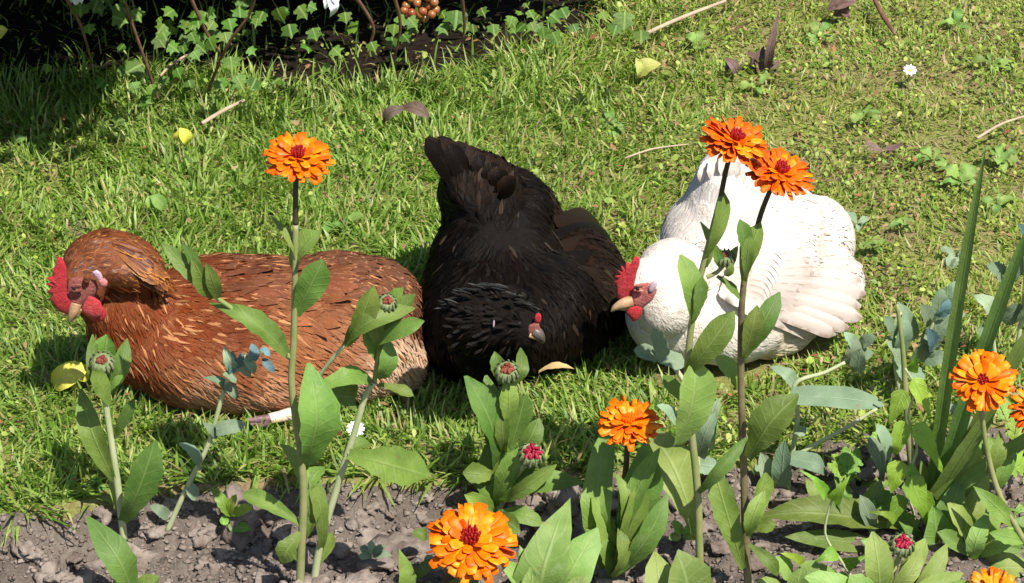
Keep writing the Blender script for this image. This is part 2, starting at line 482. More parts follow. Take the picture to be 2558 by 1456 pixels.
gx, gy = np.meshgrid(np.linspace(-120, 120, 13), np.linspace(-120, 120, 13), indexing='ij')
tag(mk('ground', np.stack([gx, gy, np.full_like(gx, -0.2)], -1), grid_faces(13, 13), M['soil']), kind='structure')
xs = warp(150, -1.0, 1.0, -60, 60)
ts = np.concatenate([[0, 0.0005], np.linspace(0.012, 1.6, 110), 1.6 + np.geomspace(0.05, 58, 12)])
gx, gt = np.meshgrid(xs, ts, indexing='ij')
gy = edge(gx) + gt
gz = lawn_z(gx, gy)
gz[:, 0] = -0.07
tag(mk('lawn', np.stack([gx, gy, gz], -1), grid_faces(len(xs), len(ts)), M['lawn']), kind='structure')
xs = warp(330, -0.72, 0.72, -60, 60)
ts = np.concatenate([-np.geomspace(0.006, 60, 12)[::-1] - 0.36, np.linspace(-0.36, 0.02, 120)])
gx, gt = np.meshgrid(xs, ts, indexing='ij')
gy = edge(gx) + gt
gz = soil_z(gx, gy)
soil = tag(mk('soil_bed', np.stack([gx, gy, gz], -1), grid_faces(len(xs), len(ts)), M['soil']), kind='structure')

def clod_shape(seed, sub=3):
    v, f = ico(sub)
    v = v.copy()
    for i, p in enumerate(v):
        q = Vector(p) * 1.4 + Vector((seed * 7.1, 0, 0))
        v[i] = p * (0.74 + 0.62 * mnoise.noise(q) + 0.34 * mnoise.noise(q * 2.3) + 0.22 * mnoise.noise(q * 5.1))
    v[:, 2] *= 0.6
    return v, f
CL = [clod_shape(s) for s in range(5)]
CLS = [clod_shape(s + 9, 1) for s in range(4)]
cl_me = [make_mesh('soil_clod', v, f, mats=[M['clod']]) for v, f in CL]
rs = np.random.default_rng(5)
for k in range(290):
    x = rs.uniform(-0.62, 0.62)
    y = edge(x) - abs(rs.normal(0, 0.085)) - 0.005
    if y < 1.9: continue
    s = float(np.clip(rs.lognormal(-4.6, 0.5), 0.005, 0.042))
    o = bpy.data.objects.new('soil_clod', cl_me[k % 5])
    C.objects.link(o)
    o.parent = soil
    o.location = (x, y, float(soil_z(np.array([x]), np.array([y]))[0]) - s * 0.02)
    o.rotation_euler = (rs.uniform(-0.4, 0.4), rs.uniform(-0.4, 0.4), rs.uniform(0, 6.28))
    o.scale = (s * rs.uniform(0.8, 1.3), s * rs.uniform(0.8, 1.2), s)
NCR = 16000
cx = rs.uniform(-0.75, 0.75, NCR)
cy = edge(cx) - rs.uniform(0.0, 0.3, NCR)
cs = np.clip(rs.lognormal(-6.1, 0.5, NCR), 0.001, 0.006)
cz = soil_z(cx, cy) + cs * 0.25
vv, ff, n0 = [], [], 0
for k in range(4):
    v, f = CLS[k]
    i = np.arange(k, NCR, 4)
    a = rs.uniform(0, 6.28, len(i))
    ca, sa = np.cos(a)[:, None], np.sin(a)[:, None]
    w = np.stack([v[:, 0] * ca - v[:, 1] * sa, v[:, 0] * sa + v[:, 1] * ca, np.repeat(v[:, 2][None], len(i), 0)], 2) * cs[i][:, None, None]
    w += np.stack([cx[i], cy[i], cz[i]], 1)[:, None, :]
    vv.append(w.reshape(-1, 3))
    ff.append((f[None] + (np.arange(len(i)) * len(v))[:, None, None] + n0).reshape(-1, 3))
    n0 += len(i) * len(v)
tag(mk('soil_crumbs', np.concatenate(vv), np.concatenate(ff), M['clod'], parent=soil), 'loose crumbs of greyish brown soil covering the bed', kind='stuff')

# painted shade under the shrub, a thin near-black sheet on the lawn soil
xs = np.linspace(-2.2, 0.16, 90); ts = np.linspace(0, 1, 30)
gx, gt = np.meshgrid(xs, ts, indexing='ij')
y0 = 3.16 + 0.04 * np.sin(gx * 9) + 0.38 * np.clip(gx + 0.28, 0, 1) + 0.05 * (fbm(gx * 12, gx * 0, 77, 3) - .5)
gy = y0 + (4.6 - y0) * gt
tag(mk('shrub_shade_sheet', np.stack([gx, gy, lawn_z(gx, gy) + 0.008], -1), grid_faces(90, 30), M['undershrub_shade']), kind='structure')
# ================================================================== lawn growth
def foot_mask(x, y):
    """True where a hen lies on the grass"""
    m = np.zeros(len(x), bool)
    for (cx, cy, rx, ry) in HENFOOT:
        m |= ((x - cx) / rx) ** 2 + ((y - cy) / ry) ** 2 < 1
    return m
HENFOOT = []
for (px, py, z, rx, ry) in [(640, 835, .06, .105, .075), (500, 850, .058, .085, .07), (840, 815, .062, .075, .065), (400, 850, .058, .055, .055),
                            (1205, 800, .055, .055, .06), (1300, 775, .055, .07, .07), (1240, 670, .075, .06, .07), (1425, 660, .045, .045, .09), (1470, 730, .035, .035, .08), (1400, 790, .04, .045, .055), (1240, 560, .1, .05, .06),
                            (1715, 790, .06, .05, .05), (1800, 780, .06, .065, .07), (1850, 670, .08, .07, .08), (1940, 780, .036, .07, .06), (2000, 690, .05, .07, .06), (2035, 620, .06, .04, .05), (1790, 600, .1, .045, .06)]:
    c = H(px, py, z)
    HENFOOT.append((c.x, c.y, rx, ry))

def blades(name, n, x0, x1, y0, y1, seed, hmul=1.0, wmul=1.0, thin=None, label=''):
    r = np.random.default_rng(seed)
    x = r.uniform(x0, x1, n)
    e = edge(x)
    lo = np.maximum(e + 0.004, y0)
    y = lo + (y1 - lo) * r.random(n)
    keep = ~foot_mask(x, y)
    # grass is thinner and mixed with moss and bare earth towards the right
    mossy = np.clip((x - 0.02) / 0.35, 0, 1) * np.clip((y - 2.3) / 0.35, 0.35, 1)
    bare = fbm(x * 7, y * 7, 31, 3)
    keep &= ~((bare > 0.60 - 0.08 * mossy) & (r.random(n) < 0.35 + 0.2 * mossy))
    keep &= r.random(n) > 0.12 * mossy
    # hardly any grass under the shrub
    under = (y > 3.17 + 0.04 * np.sin(x * 9) + 0.35 * np.clip(x + 0.25, 0, 1)) & (x < 0.12)
    keep &= ~(under & (r.random(n) < 0.93))
    if thin is not None: keep &= thin(x, y)
    x, y, mossy, e = x[keep], y[keep], mossy[keep], e[keep]
    n = len(x)
    tuft = fbm(x * 22, y * 22, 41, 2)
    rim = np.clip(1 - (y - e) / 0.07, 0, 1)
    back = np.clip((y - 3.0) / 0.15, 0, 1) * np.clip(1 - (x - 0.1) / 0.25, 0, 1)
    L = hmul * (0.018 + 0.022 * r.random(n) ** 1.6) * (0.65 + 0.75 * tuft) * (1 - 0.38 * mossy) * (1 + 0.45 * rim + 0.5 * back)
    W = wmul * r.uniform(0.0018, 0.0038, n) * (1 - 0.2 * mossy) * (1 + 0.25 * rim)
    az = r.uniform(0, 2 * np.pi, n)
    clump = fbm(x * 9 + 5, y * 9, 47, 2) * 6.28 * 2
    az = np.where(r.random(n) < 0.5, clump + r.normal(0, 0.5, n), az)
    tilt = np.clip(np.abs(r.normal(0.7, 0.42, n)) + 0.2 * mossy + 0.25 * rim, 0.05, 1.45)
    bend = r.normal(0.5, 0.4, n)
    d = np.stack([np.cos(az), np.sin(az)], 1)
    sw = az + r.uniform(-0.8, 0.8, n) + np.pi / 2
    sdv = np.stack([np.cos(sw), np.sin(sw), np.zeros(n)], 1)
    z0 = lawn_z(x, y) - 0.002
    P = np.stack([x, y, z0], 1)
    sv_ = np.array([0, 0.33, 0.68, 1.0])
    wv = np.array([0.75, 1.0, 0.75, 0.06])
    VV = np.zeros((n, 8, 3), dtype=np.float32)
    cur = P.copy()
    ang = tilt.copy()
    for k in range(4):
        if k:
            st = L * (sv_[k] - sv_[k - 1])
            cur = cur + np.stack([d[:, 0] * np.sin(ang) * st, d[:, 1] * np.sin(ang) * st, np.cos(ang) * st], 1)
            ang = np.clip(ang + bend * 0.6, 0, 1.85)
        VV[:, 2 * k] = cur - sdv * (W * wv[k] * 0.5)[:, None]
        VV[:, 2 * k + 1] = cur + sdv * (W * wv[k] * 0.5)[:, None]
    VV[:, :, 2] = np.maximum(VV[:, :, 2], z0[:, None] + 0.001 - 0.06 * rim[:, None])
    b = np.arange(n) * 8
    F = np.concatenate([np.stack([b + 2 * k, b + 2 * k + 1, b + 2 * k + 3, b + 2 * k + 2], 1) for k in range(3)])
    pal = np.array([[0.185, 0.28, 0.034], [0.255, 0.345, 0.053], [0.335, 0.41, 0.08], [0.41, 0.455, 0.12], [0.115, 0.195, 0.026], [0.48, 0.43, 0.18], [0.46, 0.35, 0.19]])
    g = fbm(x * 4, y * 4, 51, 3)
    pr = np.stack([0.22 - 0.1 * g, np.full(n, 0.26), 0.22 + 0.1 * g, 0.12 + 0.08 * g, 0.12 - 0.05 * g, 0.06 + 0.13 * mossy, 0.03 + 0.12 * mossy], 1)
    pr /= pr.sum(1, keepdims=True)
    ch = (r.random(n)[:, None] > np.cumsum(pr, 1)).sum(1).clip(0, 6)
    palg = np.array([[0.165, 0.285, 0.038], [0.23, 0.355, 0.06], [0.30, 0.415, 0.09], [0.385, 0.465, 0.135], [0.10, 0.195, 0.028], [0.48, 0.43, 0.18], [0.46, 0.35, 0.19]])
    mg = np.clip(mossy + 0.35 * (fbm(x * 5 + 9, y * 5, 58, 2) - 0.5), 0, 1)[:, None]
    col = (pal[ch] * mg + palg[ch] * (1 - mg)) * r.uniform(0.78, 1.22, n)[:, None]
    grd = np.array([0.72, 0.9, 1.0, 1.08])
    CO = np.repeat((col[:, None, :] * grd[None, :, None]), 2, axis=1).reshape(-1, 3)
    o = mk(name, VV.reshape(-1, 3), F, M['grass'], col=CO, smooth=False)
    return tag(o, label, 'grass', kind='stuff')

def in_view(x, y):
    return np.abs(x) < 0.62 + (y - 2.1) * 0.28
blades('grass', 185000, -1.05, 1.05, 2.0, 3.8, 61, thin=in_view, label='sunlit lawn grass with yellow green and straw blades')
blades('grass', 120000, -2.2, 2.2, 2.0, 5.2, 62, 1.1, 1.7, thin=lambda x, y: ~(in_view(x, y) & (y < 3.8)), label='lawn grass further out around the hens')

def cover(name, n, seed, label):
    """tiny clover, moss and seedling leaves low in the lawn"""
    r = np.random.default_rng(seed)
    x = r.uniform(-1.0, 1.0, n); y = r.uniform(2.05, 3.8, n)
    dens = 0.2 + 0.5 * np.clip((x - 0.0) / 0.3, 0, 1)
    keep = (r.random(n) < dens) & (y > edge(x) + 0.01) & ~foot_mask(x, y) & in_view(x, y) & (fbm(x * 12, y * 12, 71, 2) > 0.40)
    x, y = x[keep], y[keep]; n = len(x)
    S = r.uniform(0.0018, 0.0042, n) * np.where(r.random(n) < 0.08, 1.6, 1)
    az = r.uniform(0, 6.28, n); tl = r.uniform(-0.7, 0.7, n); tr = r.uniform(-0.6, 0.6, n)
    z = lawn_z(x, y) + r.uniform(0.004, 0.022, n)
    sh = np.array([[-1, 0], [-0.55, -0.62], [0.25, -0.72], [1, 0], [0.25, 0.72], [-0.55, 0.62]])
    VV = np.zeros((n, 6, 3))
    for k, (a_, b_) in enumerate(sh):
        lx, ly, lz = a_ * S, b_ * S * 0.85, a_ * S * tl + b_ * S * tr + 0.25 * S * (abs(b_))
        VV[:, k] = np.stack([x + lx * np.cos(az) - ly * np.sin(az), y + lx * np.sin(az) + ly * np.cos(az), z + lz], 1)
    b = np.arange(n) * 6
    F = np.concatenate([np.stack([b, b + 1, b + 2, b + 3], 1), np.stack([b, b + 3, b + 4, b + 5], 1)])
    pal = np.array([[0.12, 0.21, 0.022], [0.19, 0.28, 0.035], [0.26, 0.34, 0.055], [0.34, 0.39, 0.08], [0.3, 0.2, 0.09]])
    ch = r.choice(5, n, p=[0.2, 0.28, 0.26, 0.14, 0.12])
    col = pal[ch] * r.uniform(0.75, 1.2, n)[:, None]
    o = mk(name, VV.reshape(-1, 3), F, M['cover'], col=np.repeat(col, 6, 0), smooth=False)
    return tag(o, label, 'ground cover', kind='stuff')
cover('clover_and_moss', 60000, 72, 'small clover, moss and seedling leaves growing through the lawn')

def litter(n, seed):
    """crumbs of dry leaf and dead clippings lying in the lawn"""
    r = np.random.default_rng(seed)
    x = r.uniform(-0.9, 0.9, n); y = r.uniform(2.15, 3.7, n)
    keep = (y > edge(x) + 0.01) & ~foot_mask(x, y) & (r.random(n) < 0.35 + 0.65 * np.clip((x + 0.1) / 0.5, 0, 1)) & (fbm(x * 6 + 3, y * 6, 91, 3) > 0.44)
    x, y = x[keep], y[keep]; n = len(x)
    L = r.uniform(0.004, 0.012, n); Wd = L * r.uniform(0.3, 0.7, n)
    az = r.uniform(0, 6.28, n); ti = r.uniform(-.5, .5, n)
    z = lawn_z(x, y) + r.uniform(0.008, 0.026, n)
    VV = np.zeros((n, 6, 3))
    for k, (a_, b_, c_) in enumerate([(-1, 0, .0), (-.3, -1, .25), (.5, -.7, .1), (1, .1, .3), (.3, .9, .2), (-.5, .8, .05)]):
        lx, ly = a_ * L * r.uniform(.8, 1.2, n) * .5, b_ * Wd * r.uniform(.7, 1.3, n) * .5
        VV[:, k] = np.stack([x + lx * np.cos(az) - ly * np.sin(az), y + lx * np.sin(az) + ly * np.cos(az), z + lx * ti + c_ * Wd], 1)
    b = np.arange(n) * 6
    F = np.concatenate([np.stack([b, b + 1, b + 2, b + 3], 1), np.stack([b, b + 3, b + 4, b + 5], 1)])
    pal = np.array([[0.16, 0.075, 0.035], [0.26, 0.15, 0.07], [0.4, 0.3, 0.16], [0.09, 0.05, 0.03], [0.33, 0.14, 0.07]])
    col = pal[r.choice(5, n)] * r.uniform(.7, 1.2, n)[:, None]
    o = mk('leaf_litter', VV.reshape(-1, 3), F, M['cover'], col=np.repeat(col, 6, 0), smooth=False)
    return tag(o, 'brown bits of dead leaf and dry clippings scattered in the lawn', 'litter', kind='stuff')
litter(4200, 92)
# ================================================================== hens
def blobs(parts, voxel=0.0042, smooth=10):
    """one continuous surface from overlapping ellipsoids (centre, radii, euler degrees)"""
    v0, f0 = ico(3)
    vv, ff, n = [], [], 0
    for c, r, e in parts:
        m = np.array(Euler([R(a) for a in e]).to_matrix())
        vv.append((v0 * np.array(r)) @ m.T + np.array(c))
        ff.append(f0 + n); n += len(v0)
    me = make_mesh('tmp', np.concatenate(vv), np.concatenate(ff))
    o = bpy.data.objects.new('tmp', me)
    C.objects.link(o)
    md = o.modifiers.new('r', 'REMESH'); md.mode = 'VOXEL'; md.voxel_size = voxel
    ms = o.modifiers.new('s', 'SMOOTH'); ms.factor = 0.5; ms.iterations = smooth
    dg = bpy.context.evaluated_depsgraph_get()
    ev = o.evaluated_get(dg).to_mesh()
    v = np.array([a.co[:] for a in ev.vertices])
    f = [tuple(p.vertices) for p in ev.polygons]
    o.evaluated_get(dg).to_mesh_clear()
    bpy.data.objects.remove(o)
    bpy.data.meshes.remove(me)
    return v, f

FS = np.array([0, 0.2, 0.45, 0.72, 0.9, 1.0])
def feather_strip(NL=6):
    s = np.linspace(0, 1, NL)
    return s

def plumage(name, hen, bvh, v, f, ctrl, n, mat, seed, region=None, conform=0.9, NL=4, jit=0.12, cj=0.03, wk=0.5, pale=None, pale_p=0.0):
    """overlapping contour feathers growing out of the body surface; ctrl points give lie, size, lift and colour"""
    r = np.random.default_rng(seed)
    tri = []
    for p in f:
        tri.append(p[:3])
        if len(p) == 4: tri.append((p[0], p[2], p[3]))
    tri = np.array(tri)
    a, b, c = v[tri[:, 0]], v[tri[:, 1]], v[tri[:, 2]]
    nr = np.cross(b - a, c - a)
    ar = np.linalg.norm(nr, axis=1)
    pts = []
    CP, CD, CL_, CC = [], [], [], []
    for (x, y, fx, fy, L, W, lift, col) in ctrl:
        d = ray(x, y).normalized()
        hit = bvh.ray_cast(EYE, d)
        p = hit[0] if hit[0] is not None else bvh.find_nearest(EYE + d * 2.85)[0]
        CP.append(p); CD.append((RT * fx + UP * -fy).normalized()); CL_.append((L, W, lift)); CC.append(col)
    CP = np.array(CP); CD = np.array([tuple(q) for q in CD]); CL_ = np.array(CL_); CC = np.array(CC)
    idx = r.choice(len(tri), n, p=ar / ar.sum())
    VV, UV, CO, FF = [], [], [], []
    s = np.linspace(0, 1, NL)
    prof = np.interp(s, [0, 0.2, 0.5, 0.78, 0.93, 1], [0.35, 0.75, 1, 0.92, 0.6, 0.12])
    off = 0
    base_f = grid_faces(NL, 3)
    for i in idx:
        u, w = r.random(2)
        if u + w > 1: u, w = 1 - u, 1 - w
        p = a[i] + (b[i] - a[i]) * u + (c[i] - a[i]) * w
        if p[2] < 0.004: continue
        nn = nr[i] / ar[i]
        if nn[1] > 0.35 and r.random() < 0.5: continue
        if region is not None and not region(p): continue
        wt = 1.0 / (np.sum((CP - p) ** 2, 1) + 1e-5) ** 2
        wt /= wt.sum()
        d = wt @ CD
        L, W, lift = wt @ CL_
        col = wt @ CC
        d = d - nn * (d @ nn)
        ln = np.linalg.norm(d)
        if ln < 1e-3: continue
        d /= ln
        sd_ = np.cross(nn, d)
        an = r.normal(0, 0.2)
        d = d * math.cos(an) + sd_ * math.sin(an)
        sd_ = np.cross(nn, d)
        L *= r.uniform(0.7, 1.25); W *= wk * r.uniform(0.7, 1.3)
        lf = lift * r.uniform(0.5, 1.7)
        col = np.clip(col * (1 + r.uniform(-jit, jit)) * (1 + r.normal(0, cj, 3)), 0, 0.9)
        if pale is not None and r.random() < pale_p:
            col = np.array(pale) * r.uniform(0.7, 1.15); W *= 0.75; L *= 0.9; lf = lf + 0.0012
        twist = r.normal(0, 0.1)
        for k in range(NL):
            ctr = p + d * (L * s[k])
            cp, cn, _, _ = bvh.find_nearest(Vector(ctr))
            cp = np.array(cp); cn = np.array(cn)
            ctr = ctr * (1 - conform) + cp * conform
            sdk = np.cross(cn, d)
            for q in (-1, 0, 1):
                h = -0.0012 + lf * s[k] + 0.0009 * (1 - q * q) * prof[k] + twist * q * W * 0.5 * s[k] - abs(q) * W * W * 3.0
                VV.append(ctr + sdk * (q * W * 0.5 * prof[k]) + cn * h)
                UV.append((0.5 + q * 0.5, s[k]))
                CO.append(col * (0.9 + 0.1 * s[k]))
        FF.append(base_f + off)
        off += NL * 3
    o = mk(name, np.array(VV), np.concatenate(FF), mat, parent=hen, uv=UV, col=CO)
    o['kind'] = 'stuff'
    return o

def quill(name, parent, root, tip, w, nrm, mat, col, bend=0.0, cup=0.12, NL=10, over=None, gap=0.004):
    """one long flight or tail feather"""
    root, tip, nrm = Vector(root), Vector(tip), Vector(nrm)
    ax = tip - root
    L = ax.length
    x = ax.normalized()
    sd_ = x.cross(nrm).normalized()
    n = sd_.cross(x).normalized()
    v, uv, co = [], [], []
    for k in range(NL):
        s = k / (NL - 1)
        pr = np.interp(s, [0, 0.12, 0.5, 0.85, 0.95, 1], [0.25, 0.6, 0.95, 1, 0.72, 0.2])
        for q in (-1, -0.5, 0, 0.5, 1):
            p = root + ax * s + sd_ * (q * w * 0.5 * pr) + n * (bend * L * 4 * s * (1 - s) + cup * w * (1 - q * q) * pr)
            if over is not None:
                dd = p - EYE
                hit = over.ray_cast(EYE, dd.normalized())
                if hit[0] is not None and hit[3] < dd.length + gap:
                    p = EYE + dd.normalized() * (hit[3] - gap * (0.35 + 0.65 * s))
            v.append(p); uv.append((0.5 + q / 2, s)); co.append(col)
    return mk(name, v, grid_faces(NL, 5), mat, parent=parent, origin=root, uv=uv, col=co)

def pillow(name, parent, pts, mat, thick=0.006, nrm=None, dome=1.0, back=True):
    """fleshy piece (comb, wattle, lobe): outline swollen to a rounded body; pts are 3-D, in order"""
    P = [Vector(p) for p in pts]
    # densify
    Q = []
    for i, p in enumerate(P):
        Q.append(p); Q.append((p + P[(i + 1) % len(P)]) / 2)
    P = Q
    c = sum(P, Vector()) / len(P)
    if nrm is None: nrm = (EYE - c).normalized()
    nrm = Vector(nrm).normalized()
    n = len(P)
    v, f = [], []
    rings = [(1.0, 0.0), (0.93, 0.5), (0.75, 0.85), (0.45, 1.0)]
    for side in (1, -1):
        b = len(v)
        for sc, h in rings:
            for p in P:
                q = c + (p - c) * sc
                v.append(q + nrm * (side * h * thick * 0.5 * (dome if side > 0 else 1)))
        v.append(c + nrm * (side * thick * 0.52 * (dome if side > 0 else 1)))
        for r_ in range(3):
            for i in range(n):
                j = (i + 1) % n
                q = (b + r_ * n + i, b + r_ * n + j, b + (r_ + 1) * n + j, b + (r_ + 1) * n + i)
                f.append(q if side > 0 else q[::-1])
        for i in range(n):
            j = (i + 1) % n
            q = (b + 3 * n + i, b + 3 * n + j, b + 4 * n)
            f.append(q if side > 0 else q[::-1])
    return mk(name, v, f, mat, parent=parent, origin=c)

def oval(x, y, rx, ry, Y, rot=0, n=14):
    out = []
    for k in range(n):
        t = 2 * math.pi * k / n
        a, b = rx * math.cos(t), ry * math.sin(t)
        out.append(V(x + a * math.cos(R(rot)) - b * math.sin(R(rot)), y + a * math.sin(R(rot)) + b * math.cos(R(rot)), Y))
    return out

def beak(parent, pts, rads, mat, flat=0.75, name='beak'):
    v, f = tube(pts, rads, 10)
    return mk(name, v, f, mat, parent=parent, origin=pts[0])

def eye(parent, x, y, Y, r, look):
    c = V(x, y, Y)
    v0, f0 = ico(2)
    e = mk('eye', v0 * r + np.array(c), f0, M['eye_iris'], parent=parent, origin=c)
    p = c + Vector(look).normalized() * r * 0.55
    mk('pupil', v0 * r * 0.62 + np.array(p), f0, M['eye_pupil'], parent=e, origin=p)
    return e

def hen_root(label, pts):
    c = sum((Vector(p) for p in pts), Vector()) / len(pts)
    return empty('hen', (c.x, c.y, 0), label, 'hen', 'hens sunbathing on the lawn')

def build_body(hen, parts, mat, **kw):
    v, f = blobs(parts, **kw)
    v[:, 2] = np.maximum(v[:, 2], 0.0)
    bvh = BVHTree.FromPolygons([tuple(p) for p in v], f)
    mk('body', v, f, mat, parent=hen)
    return v, f, bvh

def surfY(bvh, x, y, off=0.0):
    """distance (world Y) at which the body surface lies along a photo point, a little in front of it"""
    d = ray(x, y).normalized()
    h = bvh.ray_cast(EYE, d)
    p = h[0] if h[0] is not None else bvh.find_nearest(H(x, y, 0.1))[0]
    return p.y - off

# ------------------------------------------------------------------ brown hen (left, side on, facing left)
brown = hen_root('brown hen with puffed golden neck lying on the grass, facing left', [H(640, 830, 0.08)])
parts = [
    (H(640, 835, 0.060), (0.130, 0.110, 0.080), (0, 0, 0)),
    (H(515, 838, 0.058), (0.100, 0.100, 0.074), (0, 0, 0)),
    (H(560, 730, 0.100), (0.075, 0.050, 0.040), (0, 0, 0)),
    (H(840, 815, 0.062), (0.095, 0.100, 0.078), (0, 0, 0)),
    (H(930, 795, 0.060), (0.058, 0.078, 0.066), (0, 0, 0)),
    (H(985, 880, 0.035), (0.034, 0.050, 0.040), (0, 0, 0)),
    (H(600, 940, 0.020), (0.085, 0.050, 0.045), (0, 0, 0)),
    (H(395, 828, 0.066), (0.070, 0.075, 0.062), (0, 0, 0)),
    (H(325, 805, 0.085), (0.048, 0.056, 0.052), (0, 0, 0)),
    (H(322, 772, 0.108), (0.047, 0.046, 0.050), (0, 0, 0)),
    (H(300, 650, 0.176), (0.049, 0.040, 0.028), (0, 24, 0)),
    (H(240, 655, 0.174), (0.036, 0.034, 0.030), (0, 0, 0)),
    (H(208, 708, 0.164), (0.025, 0.023, 0.027), (0, -20, 0)),
    (H(197, 750, 0.146), (0.016, 0.015, 0.018), (0, 0, 0)),
    (H(255, 745, 0.125), (0.030, 0.030, 0.034), (0, 0, 0)),
]
v, f, bvh = build_body(brown, parts, M['brown_body'], smooth=6)
BR, BRD, TAN, PINK, BEI = (0.155, 0.033, 0.008), (0.11, 0.026, 0.008), (0.21, 0.072, 0.025), (0.5, 0.25, 0.14), (0.52, 0.35, 0.23)
ctrl = [  # x, y, lie x, lie y, length, width, lift, colour
    (330, 800, 0.25, 1, .022, .009, 0.0020, BR), (260, 830, 0.2, 1, .022, .009, 0.0020, BR), (330, 900, 0.7, 1, .024, .010, 0.0020, BR),
    (400, 760, 0.8, 0.7, .026, .011, 0.0020, BR), (450, 830, 1, 0.5, .028, .012, 0.0020, BR), (420, 930, 0.9, 0.9, .026, .011, 0.0020, TAN),
    (560, 800, 1, 0.25, .034, .015, 0.0025, BRD), (520, 680, 1, 0.3, .036, .018, 0.0025, BRD), (600, 670, 1, 0.15, .038, .020, 0.0025, (0.10, 0.031, 0.014)),
    (560, 920, 1, 0.6, .030, .013, 0.0025, (0.2, 0.064, 0.022)), (480, 970, 0.9, 0.8, .024, .011, 0.0025, PINK), (640, 990, 0.9, 0.8, .028, .012, 0.0030, PINK),
    (700, 860, 1, 0.45, .034, .014, 0.0030, TAN), (690, 740, 1, 0.3, .04, .020, 0.0030, (0.18, 0.058, 0.022)), (800, 900, 1, 0.6, .034, .013, 0.0030, (0.24, 0.09, 0.037)),
    (780, 1000, 0.8, 0.9, .028, .012, 0.0030, PINK), (800, 700, 1, 0.15, .036, .017, 0.0025, (0.11, 0.037, 0.016)), (880, 660, 1, 0.25, .030, .014, 0.0020, (0.11, 0.037, 0.017)),
    (960, 720, 0.9, 0.7, .030, .014, 0.0020, (0.11, 0.037, 0.016)), (1020, 780, 0.5, 1, .030, .014, 0.0020, (0.09, 0.03, 0.015)), (900, 800, 1, 0.5, .034, .014, 0.0030, TAN),
    (960, 880, 0.8, 0.8, .030, .010, 0.0070, BEI), (1010, 920, 0.8, 0.7, .028, .009, 0.0070, BEI), (900, 950, 0.8, 0.8, .030, .010, 0.0070, BEI), (1020, 860, 0.7, 0.8, .028, .009, 0.006, BEI),
]
def not_head(p):
    x, y, D = proj(p)
    return not (x < 250 and y < 785 and y > 655) and not (x < 400 and y < 705 and p[2] > 0.135)
plumage('plumage', brown, bvh, v, f, ctrl, 23000, M['brown_feather'], 1, not_head, jit=0.12, wk=0.34, pale=(0.42, 0.19, 0.08), pale_p=0.05)
LC = (0.115, 0.043, 0.021)
ctrl = [(880, 660, 1, 0.35, .026, .014, .0035, LC), (960, 720, 0.9, 0.8, .026, .014, .004, LC), (1030, 790, 0.5, 1, .026, .013, .004, (0.07, 0.025, 0.012)), (800, 650, 1, 0.1, .028, .015, .003, LC), (600, 650, 1, 0.1, .030, .016, .003, LC), (540, 670, 1, 0.3, .030, .016, .003, LC)]
def laced(p):
    x, y, D = proj(p)
    return (x > 820 and y < 700 + (x - 820) * 0.52) or (500 < x <= 820 and y < 668)
plumage('back_plumage', brown, bvh, v, f, ctrl, 4200, M['laced_feather'], 8, laced, jit=0.2, wk=0.85)
WG = (0.13, 0.046, 0.022)
ctrl = [(520, 690, 1, 0.35, .040, .019, .005, WG), (600, 700, 1, 0.2, .046, .021, .005, WG), (690, 710, 1, 0.2, .046, .021, .006, (0.14, 0.045, 0.019)), (560, 760, 1, 0.45, .040, .017, .005, (0.17, 0.055, 0.02)), (680, 780, 1, 0.45, .042, .016, .006, (0.21, 0.074, 0.029)), (470, 730, 1, 0.6, .034, .016, .005, WG)]
def wingreg(p):
    x, y, D = proj(p)
    return 455 < x < 790 and 672 < y < 690 + (x - 420) * 0.33
plumage('wing_plumage', brown, bvh, v, f, ctrl, 2600, M['wing_feather'], 9, wingreg, jit=0.2, wk=0.9)
MN, MD = (0.15, 0.040, 0.009), (0.07, 0.017, 0.006)
ctrl = [
    (175, 665, 0.4, -1, .014, .005, 0.0010, MN), (205, 640, 0.8, -0.7, .018, .0055, 0.0015, MN), (270, 590, 1, 0.0, .030, .007, 0.0015, MN), (340, 615, 1, 0.55, .034, .007, 0.0020, MN),
    (390, 680, 0.6, 1, .030, .007, 0.0020, MD), (300, 650, 1, 0.1, .032, .007, 0.0020, (0.23, 0.078, 0.014)), (340, 680, 1, 0.35, .032, .007, 0.0020, MN), (240, 655, 1, -0.2, .022, .006, 0.0015, MN),
    (280, 705, 1, 0.3, .024, .006, 0.0015, MD), (330, 720, 1, 0.35, .026, .007, 0.0015, MD), (190, 680, 0.6, -0.8, .012, .004, 0.0010, MD), (215, 680, 0.8, -0.4, .014, .005, 0.0010, MD),
]
def mane(p):
    x, y, D = proj(p)
    if p[2] < 0.10: return False
    if y > 712 and x > 262: return False
    if x < 232 and y > 695: return False
    if y > 720: return False
    return x < 415 and y < 735
plumage('hackle_plumage', brown, bvh, v, f, ctrl, 9000, M['mane_feather'], 2, mane, jit=0.3, wk=1.35)
for k in range(60):
    t = random.random()
    x, y = 318 + 70 * t + random.uniform(-30, 4), 610 + 78 * t + random.uniform(-6, 26)
    q = bvh.find_nearest(V(x, y, surfY(bvh, x, y)))
    d = (RT * 1.0 - UP * random.uniform(.25, 1.0)); d = (d - q[1] * d.dot(q[1]) * .9).normalized()
    quill('hackle_feather', brown, q[0] - d * .008, q[0] + d * random.uniform(.022, .034) + q[1] * random.uniform(.001, .005), .0085, tuple(q[1]), M['mane_feather'], random.choice([MN, MD, (0.2, 0.065, 0.012)]), .06, .12, 6)
YF = surfY(bvh, 205, 720)
